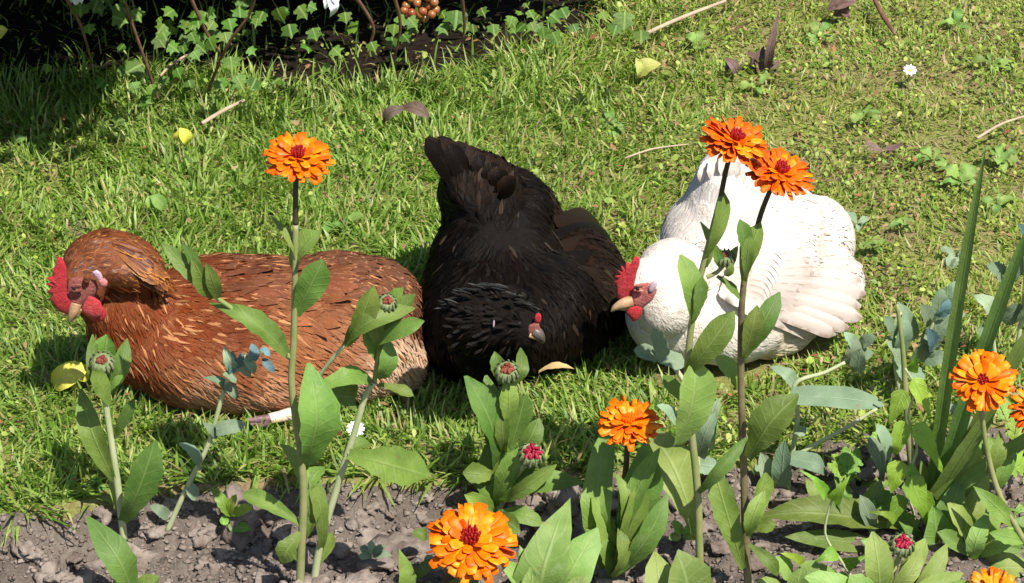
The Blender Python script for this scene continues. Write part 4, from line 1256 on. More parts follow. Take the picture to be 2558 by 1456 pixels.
# left side branch with a leafy tip
stem(pl, [(726, 895), (680, 850), (600, 785), (530, 735), (490, 690)], [Y, Y - .005, Y - .01, Y - .015, Y - .02], .0027, .002, 'stem', 'branch')
for a in [((715, 888), (545, 752), 66, -.008, -.014), ((535, 742), (478, 640), 56, -.015, -.02), ((520, 730), (402, 604), 48, -.015, .0), ((500, 700), (455, 606), 36, -.01, -.01), ((545, 745), (515, 655), 40, -.018, -.03)]:
    leaf(pl, a[0], a[1], a[2], Y + a[3], Y + a[4], shape='lance')

# ---- B: second stem with dark red bud
pl, Y = plant('marigold_plant', 782, 1470, 'leaning marigold stem with a dark red bud before the brown hen', 'flower', GM)
stem(pl, [(782, 1470), (800, 1360), (850, 1190), (885, 1080), (912, 990), (935, 955)], Y + .01, .0042, .003, 'stem_pale')
stem(pl, [(935, 955), (945, 880), (955, 800), (963, 775)], [Y + .01, Y, Y - .005, Y - .005], .0026, .0022, 'stem', 'flower_stalk')
stem(pl, [(775, 972), (815, 915), (862, 860)], [Y + .01, Y, Y - .01], .0022, .002, 'stem_pale', 'branch')
bud(pl, 967, 757, Y - .012, 46, (0.1, -0.55, 1), 'maroon', seed=2)
for a in [((860, 862), (932, 712), 66, -.01, -.02), ((862, 860), (1000, 765), 62, -.012, -.02), ((940, 860), (1058, 800), 48, -.005, -.02), ((950, 850), (1038, 735), 50, .005, .01), ((945, 905), (915, 820), 62, .01, .0),
          ((940, 945), (975, 865), 54, 0, -.01), ((945, 960), (1032, 985), 34, .01, .0), ((870, 1135), (1072, 1190), 104, .0, -.05), ((855, 1140), (918, 1098), 44, .01, .02), ((800, 1380), (780, 1180), 46, .01, .02),
          ((955, 880), (925, 760), 50, .0, -.005), ((962, 800), (1000, 720), 40, .005, .0), ((795, 1410), (830, 1330), 40, .01, .02)]:
    leaf(pl, a[0], a[1], a[2], Y + a[3], Y + a[4])

# ---- C: bud plant at far left
pl, Y = plant('marigold_plant', 310, 1352, 'marigold with a closed grey bud below the brown hen\'s head', 'flower', GM, z=-.03)
stem(pl, [(310, 1352), (298, 1240), (282, 1130), (270, 1050), (262, 985), (258, 930)], Y, .0042, .0028, 'stem_pale')
bud(pl, 256, 908, Y - .01, 58, (0, -0.5, 1), 'maroon', 0.42, seed=3)
for a in [((262, 935), (266, 838), 66, .012, .012), ((275, 985), (316, 866), 48, -.005, -.005), ((250, 980), (228, 862), 40, 0, 0), ((275, 1012), (232, 925), 56, -.02, -.03), ((286, 1095), (332, 1002), 34, 0, -.01),
          ((284, 1200), (202, 1008), 66, .0, .0), ((304, 1300), (388, 1098), 88, -.005, -.02), ((300, 1290), (280, 1180), 34, .01, .02), ((268, 985), (300, 930), 40, -.012, -.012)]:
    leaf(pl, a[0], a[1], a[2], Y + a[3], Y + a[4])

# ---- D: front leaf of a low plant at bottom left
pl, Y = plant('marigold_seedling', 335, 1500, 'low marigold seedling with one upright broad leaf at bottom left', 'plant', None, z=-.03)
for a in [((338, 1500), (268, 1338), 86, 0, -.01), ((345, 1500), (400, 1440), 60, 0, 0), ((330, 1500), (290, 1440), 50, .01, .01)]:
    leaf(pl, a[0], a[1], a[2], Y + a[3], Y + a[4])

# ---- E: centre bud plant
pl, Y = plant('marigold_plant', 1232, 1300, 'bushy marigold with maroon and crimson buds before the black hen', 'flower', GM, z=-.03)
stem(pl, [(1232, 1300), (1230, 1200), (1240, 1080), (1258, 980), (1264, 950)], Y, .004, .0028)
stem(pl, [(1238, 1290), (1270, 1220), (1300, 1175), (1318, 1155)], [Y, Y - .02, Y - .03, Y - .035], .0034, .0026, 'stem_pale', 'branch')
bud(pl, 1266, 930, Y - .01, 56, (0, -0.45, 1), 'maroon', 0.62, seed=4)
bud(pl, 1326, 1138, Y - .04, 60, (0.15, -0.5, 1), 'crimson', 0.85, seed=5)
for a in [((1250, 960), (1236, 878), 38, .0, .005), ((1280, 965), (1310, 890), 42, .0, .005), ((1232, 1180), (1162, 938), 78, .0, .0), ((1240, 1170), (1222, 960), 72, .008, .01), ((1268, 1060), (1272, 960), 54, -.012, -.012),
          ((1275, 1120), (1312, 985), 60, -.01, .0), ((1262, 1130), (1255, 1030), 40, -.01, -.01), ((1290, 1140), (1346, 1050), 60, .02, .02), ((1235, 1190), (1158, 1180), 58, -.01, -.02), ((1240, 1260), (1420, 1190), 70, -.01, -.05),
          ((1245, 1280), (1330, 1288), 50, -.03, -.06), ((1236, 1260), (1290, 1130), 60, -.01, -.03), ((1235, 1280), (1190, 1190), 56, -.01, -.01), ((1250, 1250), (1390, 1160), 44, -.02, -.05), ((1235, 1290), (1160, 1235), 46, -.02, -.04),
          ((1290, 1195), (1345, 1170), 30, -.02, -.03), ((1232, 1240), (1216, 1120), 50, -.005, -.005), ((1245, 1290), (1300, 1330), 52, -.03, -.07)]:
    leaf(pl, a[0], a[1], a[2], Y + a[3], Y + a[4])

# ---- F: large flower bottom centre
pl, Y = plant('marigold_plant', 1075, 1540, 'large orange marigold flower with red centre at the bottom of the bed', 'flower', GM)
stem(pl, [(1075, 1540), (1100, 1470), (1130, 1420), (1165, 1375)], [Y, Y, Y - .005, Y - .008], .003, .0026, 'stem_shaded')
flower(pl, 1176, 1350, Y - .008, 236, (0.05, -0.40, 1), seed=6, amber=0.18)
for a in [((1010, 1520), (1008, 1382), 54, .0, .0), ((1090, 1500), (1200, 1440), 60, .02, .03), ((1040, 1440), (1090, 1395), 34, .06, .06), ((1030, 1330), (1070, 1345), 36, .08, .08)]:
    leaf(pl, a[0], a[1], a[2], Y + a[3], Y + a[4], shape='lance')

# ---- G: broad pale leaves right of that flower
pl, Y = plant('marigold_rosette', 1330, 1560, 'rosette of broad pale leaves right of the large bottom flower', 'plant', None)
for a in [((1340, 1540), (1385, 1315), 150, .0, .0), ((1370, 1540), (1482, 1330), 130, .01, .01), ((1330, 1540), (1262, 1400), 70, .0, -.01), ((1350, 1540), (1300, 1370), 60, .03, .03), ((1300, 1540), (1245, 1470), 60, -.01, -.01), ((1400, 1550), (1460, 1440), 90, -.02, -.02), ((1330, 1520), (1330, 1440), 80, -.03, -.04)]:
    leaf(pl, a[0], a[1], a[2], Y + a[3], Y + a[4], mat='marigold_pale', shape='oval', wave=.11, cup=lrs.uniform(.1, .3))

# ---- H: flower between black and white hens
pl, Y = plant('marigold_plant', 1522, 1440, 'orange marigold above dense upright leaves before the white hen', 'flower', GM)
stem(pl, [(1522, 1440), (1545, 1300), (1562, 1180), (1568, 1080)], Y, .0042, .0028, 'stem_shaded')
flower(pl, 1570, 1053, Y - .02, 164, (0.02, -0.25, 1), seed=7, amber=0.2, redc=False)
for a in [((1512, 1420), (1488, 1148), 84, .0, .0), ((1530, 1410), (1622, 1128), 110, .0, -.01), ((1545, 1390), (1648, 1120), 60, -.012, -.02), ((1520, 1420), (1545, 1210), 62, -.015, -.015), ((1530, 1420), (1600, 1200), 70, -.02, -.025),
          ((1520, 1440), (1478, 1240), 54, -.01, -.01), ((1530, 1430), (1664, 1260), 66, -.02, -.04), ((1525, 1440), (1640, 1330), 50, -.03, -.05), ((1515, 1440), (1490, 1330), 62, -.03, -.03), ((1540, 1330), (1560, 1200), 40, -.03, -.03), ((1550, 1340), (1590, 1180), 54, .02, .02), ((1525, 1440), (1555, 1330), 50, -.045, -.045)]:
    leaf(pl, a[0], a[1], a[2], Y + a[3], Y + a[4])

# ---- I: tall twin marigolds in front of the white hen
pl, Y = plant('marigold_plant', 1750, 1500, 'tall marigold stem whose tilted flower stands left of its twin', 'flower', GM)
stem(pl, [(1750, 1500), (1746, 1350), (1742, 1230), (1728, 1090), (1716, 980), (1720, 870), (1738, 740), (1762, 640), (1790, 530), (1800, 490)], Y, .0044, .0027, 'stem')
stem(pl, [(1800, 490), (1812, 430), (1826, 375)], Y, .0026, .0022, 'stem_shaded', 'flower_stalk')
flower(pl, 1836, 350, Y, 182, (0.30, -0.16, 1), seed=8, amber=0.04, red=0.75)
for a in [((1728, 808), (1708, 642), 66, -.005, .0), ((1732, 800), (1752, 690), 40, -.01, -.01), ((1764, 640), (1812, 486), 48, -.005, -.005), ((1762, 668), (1772, 570), 30, .01, .01), ((1712, 930), (1832, 776), 76, -.01, -.02), ((1690, 1110), (1742, 905), 116, -.015, -.02),
          ((1742, 1345), (1632, 1065), 112, .02, .08), ((1716, 1010), (1660, 940), 40, .02, .03), ((1745, 1230), (1852, 1110), 40, -.03, -.04)]:
    leaf(pl, a[0], a[1], a[2], Y + a[3], Y + a[4], mat='marigold_pale' if a[2] > 90 else 'marigold_leaf')
bud(pl, 1812, 645, Y - .005, 44, (-0.1, -0.3, 1), 'maroon', 0.3, seed=9)
stem(pl, [(1765, 692), (1790, 680), (1808, 662)], Y - .003, .0022, .0018, 'stem', 'branch')
for a in [((1800, 668), (1790, 612), 30, -.008, -.01), ((1818, 672), (1840, 615), 30, -.004, .0), ((1790, 690), (1850, 752), 30, .0, -.01), ((1815, 690), (1828, 655), 24, -.012, -.012)]:
    leaf(pl, a[0], a[1], a[2], Y + a[3], Y + a[4], shape='lance')

pl, Y = plant('marigold_plant', 1870, 1500, 'tall marigold stem whose flower stands right of and below its twin', 'flower', GM)
stem(pl, [(1870, 1500), (1862, 1350), (1858, 1200), (1852, 1020), (1850, 880), (1854, 740), (1870, 640), (1890, 570)], Y, .0044, .0028, 'stem_purple')
stem(pl, [(1890, 570), (1905, 520), (1932, 455)], Y, .0027, .0023, 'stem_shaded', 'flower_stalk')
flower(pl, 1948, 430, Y, 180, (0.28, -0.22, 1), seed=10, amber=0.03, red=0.85)
for a in [((1858, 702), (1900, 556), 56, -.005, -.005), ((1852, 640), (1846, 548), 46, -.01, -.01), ((1862, 690), (1872, 590), 36, -.015, -.015), ((1905, 480), (1882, 412), 22, .0, .01), ((1854, 895), (1938, 748), 62, -.006, -.012), ((1858, 890), (1890, 765), 54, -.012, -.012), ((1868, 1145), (1968, 996), 104, -.01, -.02),
          ((1856, 1420), (1782, 1170), 70, -.01, .01), ((1862, 1320), (1912, 1180), 66, -.01, .0), ((1868, 1340), (1900, 1240), 50, -.02, -.02), ((1848, 980), (1800, 890), 50, .015, .02), ((1870, 1360), (1948, 1430), 40, -.01, -.03), ((1875, 1320), (1938, 1310), 44, .0, -.01)]:
    leaf(pl, a[0], a[1], a[2], Y + a[3], Y + a[4])
leaf(pl, (1700, 1560), (1690, 1375), 130, Y - .03, Y - .03, mat='marigold_pale')
leaf(pl, (1640, 1560), (1650, 1420), 90, Y - .03, Y - .03, mat='marigold_pale')

# ---- J: right-hand flower facing the camera
pl, Y = plant('marigold_plant', 2600, 1420, 'marigold with an open amber flower facing the camera at right', 'flower', GM)
stem(pl, [(2600, 1420), (2540, 1320), (2490, 1220), (2462, 1110), (2448, 1000)], [Y + .0, Y, Y + .005, Y + .005, Y], .0034, .0026)
flower(pl, 2455, 950, Y, 176, (-0.12, -0.75, 1), 'single', 0.4, seed=11)
for a in [((2465, 1180), (2500, 1080), 50, .01, .02), ((2530, 1310), (2440, 1220), 50, .0, .0), ((2560, 1350), (2470, 1330), 44, .0, -.01), ((2490, 1220), (2540, 1130), 40, .02, .03)]:
    leaf(pl, a[0], a[1], a[2], Y + a[3], Y + a[4], shape='lance')
pl, Y = plant('marigold_plant', 2660, 1400, 'orange marigold flower cut off by the right edge', 'flower', GM)
stem(pl, [(2660, 1400), (2620, 1250), (2592, 1060)], Y, .0034, .0026)
flower(pl, 2594, 1022, Y, 150, (-0.3, -0.5, 1), 'single', 0.5, seed=12)
pl, Y = plant('marigold_plant', 2490, 1640, 'amber marigold flower just peeking over the bottom edge', 'flower', GM)
stem(pl, [(2490, 1640), (2495, 1560), (2490, 1500)], Y, .0034, .0026)
flower(pl, 2485, 1478, Y, 150, (0, -0.3, 1), 'single', 0.7, seed=13)

# ---- K: bud plant bottom right
pl, Y = plant('marigold_plant', 2200, 1520, 'low marigold with a crimson bud at bottom right', 'flower', GM)
stem(pl, [(2200, 1520), (2225, 1440), (2248, 1385)], Y, .0036, .0026, 'stem_pale')
bud(pl, 2252, 1362, Y - .005, 58, (0.05, -0.5, 1), 'crimson', 0.75, seed=14)
for a in [((2190, 1510), (2185, 1340), 80, -.01, -.01), ((2215, 1480), (2300, 1390), 54, -.02, -.02), ((2230, 1460), (2310, 1345), 56, .01, .01), ((2180, 1540), (2120, 1440), 90, -.03, -.03), ((2230, 1540), (2380, 1440), 70, -.03, -.04), ((2200, 1530), (2010, 1440), 70, -.02, -.03), ((2150, 1540), (1990, 1420), 80, .02, .03), ((2300, 1540), (2440, 1455), 80, -.03, -.05), ((2260, 1520), (2360, 1380), 54, .01, .01)]:
    leaf(pl, a[0], a[1], a[2], Y + a[3], Y + a[4], mat='marigold_pale')

# ---- L: dark broad leaves lying over the soil at right
pl, Y = plant('broad_leaved_weed', 2260, 1330, 'broad leaved weed with dark spreading leaves at lower right', 'plant', None, z=-.03)
for a in [((2240, 1310), (1908, 1272), 92, .0, -.02, (0.0, -0.5, .9)), ((2210, 1370), (1960, 1340), 60, -.01, -.03, (0, -.6, .8)), ((2260, 1330), (2180, 1220), 70, .0, .03, None), ((2360, 1420), (2400, 1190), 100, -.01, .0, (-.3, -.6, .8)), ((2350, 1400), (2470, 1180), 80, .0, .02, None), ((2340, 1400), (2330, 1260), 90, -.02, -.02, None),
          ((2400, 1440), (2540, 1370), 70, -.03, -.04, None), ((2420, 1440), (2600, 1420), 80, -.04, -.05, None), ((2300, 1440), (2250, 1300), 70, -.01, -.01, None)]:
    leaf(pl, a[0], a[1], a[2], Y + a[3], Y + a[4], n=a[5], shape='lance', mat='marigold_leaf' if a[1][0] < 2300 else 'marigold_pale')

# ---- M: sword leaves on the right
pl, Y = plant('sword_leaved_plant', 2330, 1260, 'clump of tall narrow sword leaves at the right edge', 'plant', None, z=-.03)
for (b, t, w, y0, y1, n) in [((2330, 1240), (2462, 368), 40, .0, -.02, (-.5, -.7, .3)), ((2345, 1240), (2580, 540), 50, -.01, -.05, (-.6, -.7, .3)), ((2360, 1230), (2640, 700), 46, -.02, -.06, (-.5, -.8, .3)), ((2330, 1260), (2500, 990), 50, -.03, -.06, (-.3, -.8, .5)), ((2320, 1260), (2300, 1150), 30, .01, .02, None), ((2340, 1250), (2700, 1010), 46, -.04, -.09, (-.4, -.7, .6))]:
    leaf(pl, b, t, w, Y + y0, Y + y1, 'iris', 'blade', 0.02, 0.35, n, 0.01)
stem(pl, [(2290, 1270), (2272, 1120), (2262, 1000), (2255, 880), (2240, 760)], Y + .02, .005, .002, 'stem', 'stem')

# ---- N: bindweed with arrow-shaped leaves
pl, Y = plant('bindweed_vine', 2285, 1300, 'yellow green bindweed vine with arrow shaped leaves at right', 'vine', None, z=-.03)
stem(pl, [(2285, 1300), (2265, 1200), (2290, 1120), (2268, 1040), (2285, 970), (2260, 920)], Y - .01, .0016, .0012, 'stem_pale')
for (b, t, w, dy) in [((2258, 975), (2222, 1058), 56, -.02), ((2280, 945), (2322, 1040), 50, -.015), ((2258, 1052), (2232, 1150), 52, -.025), ((2282, 1060), (2352, 1180), 62, -.02), ((2245, 1150), (2225, 1232), 66, -.03), ((2262, 1170), (2300, 1190), 40, -.02), ((2270, 1190), (2312, 1300), 70, -.03), ((2300, 1220), (2330, 1345), 56, -.025), ((2250, 1235), (2215, 1320), 52, -.03), ((2235, 1300), (2190, 1275), 34, -.04), ((2280, 930), (2290, 880), 30, 0)]:
    leaf(pl, b, t, w, Y + dy, Y + dy - .008, 'bindweed', 'arrow', 0.06, 0.22, name='leaf')

# ---- honeywort plants: bluish oval leaves clasping the stem
GH = 'bluish honeywort plants in the bed'
def honeywort(base, pts, leaves, label, z=-.03, blue=()):
    pl, Y = plant('honeywort', base[0], base[1], label, 'plant', GH, z=z)
    for st in pts: stem(pl, st, Y, .003, .0018, 'stem_pale')
    for a in leaves:
        leaf(pl, a[0], a[1], a[2], Y + a[3], Y + a[3] - .006, a[4] if len(a) > 4 else 'cerinthe', 'clasp', 0.08, 0.2)
    for (x, y, dx, dy, w) in blue:
        leaf(pl, (x, y), (x + dx, y + dy), w, Y - .006, Y - .012, 'cerinthe_blue', 'oval', 0.1, 0.3, name='bract')
    return pl
honeywort((415, 1332), [[(415, 1332), (470, 1210), (520, 1110), (552, 1000), (575, 930), (605, 895), (640, 880)]],
          [((540, 1075), (612, 1062), 44, -.01), ((545, 1090), (520, 1062), 30, 0), ((500, 1160), (462, 1108), 36, -.005), ((566, 960), (592, 995), 30, -.005), ((562, 975), (538, 940), 30, 0), ((590, 930), (562, 880), 34, -.008), ((600, 905), (625, 940), 28, -.008), ((470, 1210), (490, 1250), 36, 0), ((420, 1290), (385, 1265), 34, .01), ((612, 895), (640, 930), 28, -.01), ((560, 930), (590, 955), 24, -.012)],
          'slender honeywort with blue flower bracts in front of the brown hen', blue=[(628, 858, 8, 50, 30), (655, 895, 30, 34, 24), (605, 880, -12, 40, 20), (580, 878, -4, 60, 26), (650, 870, 24, 18, 22)])
honeywort((1745, 1240), [[(1745, 1240), (1742, 1130), (1745, 1030), (1764, 985), (1755, 945)], [(1745, 1030), (1700, 940), (1660, 890), (1640, 860)]],
          [((1742, 1035), (1775, 1020), 44, -.01), ((1745, 1140), (1778, 1040), 50, -.005), ((1735, 1100), (1700, 1040), 44, 0), ((1655, 895), (1630, 820), 50, -.01), ((1640, 890), (1582, 875), 50, .005), ((1650, 892), (1710, 915), 56, -.005), ((1740, 1160), (1800, 1170), 50, .0), ((1770, 1120), (1790, 1000), 44, .01), ((1690, 1060), (1650, 1010), 40, .015)],
          'honeywort with rounded grey green leaves at the white hen\'s breast')
honeywort((1960, 1230), [[(1960, 1230), (1975, 1150), (2110, 1070), (2190, 1020)], [(1975, 1150), (1992, 1040), (1985, 960), (2060, 930), (2110, 905)]],
          [((1975, 990), (2210, 1012), 66, -.02), ((1975, 1145), (2070, 1170), 56, -.02), ((1955, 1220), (1960, 1100), 56, -.01), ((1990, 1075), (2010, 1085), 40, -.01), ((1930, 1230), (1900, 1130), 50, .005), ((2110, 910), (2140, 850), 50, .02), ((2120, 900), (2180, 880), 44, .02), ((2140, 930), (2150, 870), 44, .01), ((1985, 960), (1950, 920), 40, .02), ((2130, 870), (2115, 832), 34, .02), ((2150, 860), (2185, 840), 36, .02)],
          'large honeywort with a broad grey leaf below the white wing')
honeywort((2250, 1080), [[(2250, 1080), (2250, 980), (2300, 880), (2340, 780)], [(2250, 1000), (2235, 900), (2230, 820), (2250, 780)]],
          [((2250, 910), (2215, 840), 46, -.0), ((2240, 880), (2265, 800), 50, -.0), ((2235, 840), (2208, 790), 40, 0), ((2290, 900), (2330, 840), 56, .0), ((2310, 870), (2370, 800), 60, .0), ((2320, 830), (2300, 760), 50, .01), ((2340, 800), (2400, 780), 56, .01), ((2340, 790), (2345, 720), 52, .02), ((2350, 760), (2410, 700), 48, .02), ((2270, 930), (2310, 945), 44, -.005), ((2280, 850), (2250, 760), 44, .015), ((2260, 950), (2232, 900), 40, .005), ((2310, 900), (2370, 890), 44, -.005)],
          'honeywort clump with blue grey leaves behind the sword leaves', blue=[(2340, 790, 30, -40, 44), (2330, 880, -10, -60, 40)])
honeywort((2500, 960), [[(2500, 960), (2480, 850), (2490, 760), (2520, 660)], [(2500, 960), (2540, 860), (2560, 700), (2555, 600)]],
          [((2480, 850), (2440, 820), 50, 0), ((2490, 790), (2450, 740), 50, 0), ((2500, 800), (2550, 760), 56, .0), ((2510, 700), (2470, 660), 50, .01), ((2515, 690), (2560, 640), 50, .01), ((2470, 880), (2420, 900), 44, -.01), ((2550, 800), (2590, 720), 50, -.01)],
          'honeywort at the right edge behind the amber marigold', blue=[(2555, 620, -12, -60, 44), (2540, 640, 30, -40, 34)])

# ---- feathery chrysanthemum-like leaves on the right
def fern_leaf(parent, x, y, ang, L, Y, mat='bindweed'):
    """a lobed leaf: midrib with pairs of toothed lobes, one mesh"""
    c = V(x, y, Y)
    k = (c - EYE).dot(FWD) / FX
    n = (CAMN + Vector((lrs.uniform(-.3, .3), 0, lrs.uniform(-.2, .2)))).normalized()
    d = (RT * math.cos(ang) + UP * math.sin(ang)); d = (d - n * d.dot(n)).normalized()
    vv, ff, uu, n0 = [], [], [], 0
    Lm = L * k
    segs = [(c, c + d * Lm, Lm * .2)]
    for i in range(1, 5):
        b = c + d * Lm * (i / 5)
        for sgn in (-1, 1):
            l2 = Lm * (0.46 - 0.07 * abs(i - 2.2))
            dd = (Matrix.Rotation(sgn * R(52), 3, n) @ d)
            segs.append((b, b + dd * l2, Lm * 0.2))
            for s3 in (-1, 1):
                b3 = b + dd * l2 * 0.55
                segs.append((b3, b3 + (Matrix.Rotation(s3 * R(42), 3, n) @ dd) * l2 * 0.5, Lm * 0.12))
    for (B, T, w) in segs:
        v, f, uv = leaf_mesh(B, T, w, n, 'spoon', 0.06, 0.15, 0.02, 5, 3)
        vv += v; ff.append(f + n0); uu += uv; n0 += len(v)
    return mk('leaf', vv, np.concatenate(ff), M[mat], parent=parent, origin=c, uv=uu)
for (bx, by, z, lv, lab) in [((2120), 1250, -.03, [(2150, 1200, 2.6, 90), (2140, 1220, .4, 80), (2120, 1200, 1.5, 80), (2170, 1150, .9, 90), (2180, 1110, .3, 70), (2110, 1240, 3.3, 70), (2200, 1190, 1.2, 60)], 'lobed feathery leaf clump in shade below the broad honeywort leaf'),
                             ((2480), 1240, -.03, [(2490, 1230, 1.4, 90), (2500, 1180, .6, 90), (2480, 1160, 2.2, 80), (2530, 1120, 1.2, 90), (2450, 1240, 2.6, 80), (2540, 1220, .2, 80), (2520, 1270, -.4, 70), (2430, 1190, 2.9, 60), (2520, 1060, 1.8, 70), (2540, 1300, .3, 70), (2430, 1270, 3.4, 60)], 'lobed feathery leaf clump behind the amber marigold stem')]:
    pl, Y = plant('feathery_leaved_plant', bx, by, lab, 'plant', 'feathery leaf clumps in the bed', z=z)
    for (x, y, a, L) in lv:
        fern_leaf(pl, x, y, a, L, Y + lrs.uniform(-.02, .03))

# ---- small weeds at the lawn edge
GW = 'small weeds along the lawn edge'
for (x, y, lv, mat, lab) in [
    (575, 1300, [((575, 1290), (535, 1220), 34), ((578, 1285), (630, 1265), 32), ((575, 1290), (590, 1235), 30), ((572, 1300), (548, 1300), 26), ((580, 1320), (628, 1318), 30), ((570, 1310), (600, 1330), 26)], 'bindweed', 'bright yellow green seedling on the soil near the leaning stem'),
    (570, 1200, [((570, 1200), (545, 1180), 36), ((572, 1200), (600, 1178), 38), ((570, 1204), (548, 1214), 36), ((575, 1204), (605, 1212), 36), ((568, 1196), (572, 1165), 34)], 'weed', 'round leaved green rosette at the lawn edge'),
    (690, 1195, [((690, 1195), (660, 1180), 40), ((692, 1196), (705, 1168), 38), ((690, 1200), (668, 1215), 36), ((695, 1200), (722, 1205), 38), ((690, 1198), (690, 1160), 34)], 'weed', 'second round leaved rosette beside the tall marigold'),
    (905, 1215, [((905, 1215), (880, 1190), 36), ((908, 1212), (925, 1180), 34), ((905, 1220), (890, 1240), 34), ((910, 1218), (935, 1225), 34)], 'marigold_leaf', 'dark small leaved weed right of the leaning stem'),
    (1440, 1060, [((1440, 1080), (1420, 1020), 40), ((1450, 1080), (1475, 1030), 40), ((1440, 1085), (1400, 1075), 38), ((1445, 1090), (1470, 1105), 36)], 'weed', 'leafy weed in the grass left of the middle flower'),
    (1380, 1130, [((1380, 1130), (1345, 1110), 44), ((1385, 1130), (1415, 1105), 44), ((1380, 1135), (1365, 1160), 40), ((1382, 1128), (1385, 1090), 36)], 'weed', 'pale leafy weed behind the crimson bud'),
    (255, 1250, [((255, 1250), (200, 1220), 26), ((250, 1255), (150, 1270), 24), ((260, 1250), (300, 1210), 26), ((245, 1255), (190, 1300), 24), ((256, 1245), (250, 1200), 24)], 'weed', 'weed with narrow leaves at the lower left lawn edge'),
    (1055, 1130, [((1055, 1130), (1020, 1105), 40), ((1060, 1130), (1085, 1100), 36), ((1055, 1135), (1030, 1160), 34), ((1060, 1135), (1090, 1145), 34)], 'weed', 'weed beside the broad leaf right of the leaning stem'),
    (800, 1130, [((800, 1150), (780, 1100), 34), ((805, 1150), (830, 1105), 34), ((800, 1155), (830, 1165), 34), ((808, 1150), (850, 1130), 30)], 'weed', 'weed between the two left marigold stems'),
    (930, 1380, [((930, 1385), (900, 1365), 24), ((932, 1385), (960, 1362), 24), ((930, 1388), (975, 1385), 22), ((928, 1388), (895, 1392), 22), ((930, 1384), (925, 1350), 22)], 'cerinthe', 'tiny grey green seedling on the soil left of the large flower'),
    (1075, 1400, [((1075, 1420), (1068, 1385), 36), ((1080, 1420), (1105, 1400), 30), ((1072, 1422), (1050, 1410), 26)], 'cerinthe', 'tiny round leaved seedling touching the large bottom flower'),
    (1700, 1330, [((1700, 1335), (1680, 1300), 30), ((1705, 1335), (1730, 1300), 30), ((1700, 1338), (1670, 1345), 26), ((1706, 1338), (1735, 1345), 26)], 'weed', 'small seedling between the twin tall stems and dense leaves')]:
    p = H(x, y, -.01)
    pl = empty('weed', p, lab, 'weed', GW)
    for (b, t, w) in lv:
        leaf(pl, b, t, w, p.y, p.y + lrs.uniform(-.006, .01), mat, 'oval', 0.12, 0.15)

# ---- more tangle at the lower right
pl, Y = plant('bindweed_vine', 2140, 1460, 'low bindweed shoots with heart shaped leaves above the bottom right bud', 'vine', None, z=-.03)
stem(pl, [(2140, 1460), (2100, 1400), (2060, 1330), (2080, 1240)], Y, .0016, .0012, 'stem_pale')
for (b, t, w, dy) in [((2060, 1240), (2020, 1180), 40, 0), ((2080, 1250), (2120, 1190), 44, 0), ((2090, 1380), (2040, 1400), 46, -.01), ((2110, 1410), (2160, 1390), 44, -.01), ((2000, 1420), (1950, 1380), 44, 0), ((2120, 1440), (2080, 1470), 46, -.02)]:
    leaf(pl, b, t, w, Y + dy, Y + dy - .008, 'bindweed', 'arrow')
pl, Y = plant('marigold_rosette', 2420, 1380, 'tangled pale marigold leaves below the amber flower', 'plant', None)
for a in [((2420, 1380), (2380, 1260), 66, .0, .0), ((2430, 1380), (2480, 1250), 60, .0, .0), ((2420, 1390), (2340, 1330), 50, -.01, -.02), ((2440, 1390), (2530, 1330), 56, -.01, -.02), ((2430, 1400), (2450, 1310), 54, -.02, -.03), ((2500, 1420), (2560, 1290), 60, .0, .02), ((2380, 1300), (2420, 1200), 50, .03, .04), ((2400, 1200), (2440, 1110), 44, .05, .06)]:
    leaf(pl, a[0], a[1], a[2], Y + a[3], Y + a[4], mat='marigold_pale')
pl, Y = plant('marigold_rosette', 1975, 1480, 'young marigold leaves on the soil right of the twin stems', 'plant', None)
for a in [((1975, 1480), (1940, 1390), 56, .0, .0), ((1985, 1480), (2040, 1400), 60, .0, .0), ((1980, 1490), (2000, 1420), 60, -.02, -.02), ((1960, 1500), (1890, 1450), 60, -.01, -.02), ((2000, 1500), (2080, 1460), 60, -.02, -.03)]:
    leaf(pl, a[0], a[1], a[2], Y + a[3], Y + a[4], mat='marigold_pale')

pl, Y = plant('feathery_leaved_plant', 2330, 1330, 'lobed feathery leaf clump among the bindweed at lower right', 'plant', 'feathery leaf clumps in the bed', z=-.03)
for (x, y, a, L) in [(2340, 1320, 1.2, 70), (2370, 1330, .4, 76), (2300, 1330, 2.4, 70), (2350, 1290, 1.8, 70), (2200, 1270, 2.9, 60), (2180, 1320, 2.2, 66), (2390, 1290, .9, 70)]:
    fern_leaf(pl, x, y, a, L, Y + lrs.uniform(-.02, .03))
pl, Y = plant('honeywort', 1860, 1215, 'young honeywort behind the two tall flower stems', 'plant', GH)
for a in [((1830, 1190), (1800, 1120), 46, .03), ((1850, 1200), (1880, 1110), 50, .03), ((1900, 1210), (1940, 1140), 50, .03), ((1930, 1220), (2000, 1190), 50, .02), ((1880, 1220), (1900, 1150), 44, .0), ((2010, 1230), (2060, 1180), 44, .03)]:
    leaf(pl, a[0], a[1], a[2], Y + a[3], Y + a[3], 'cerinthe', 'clasp')

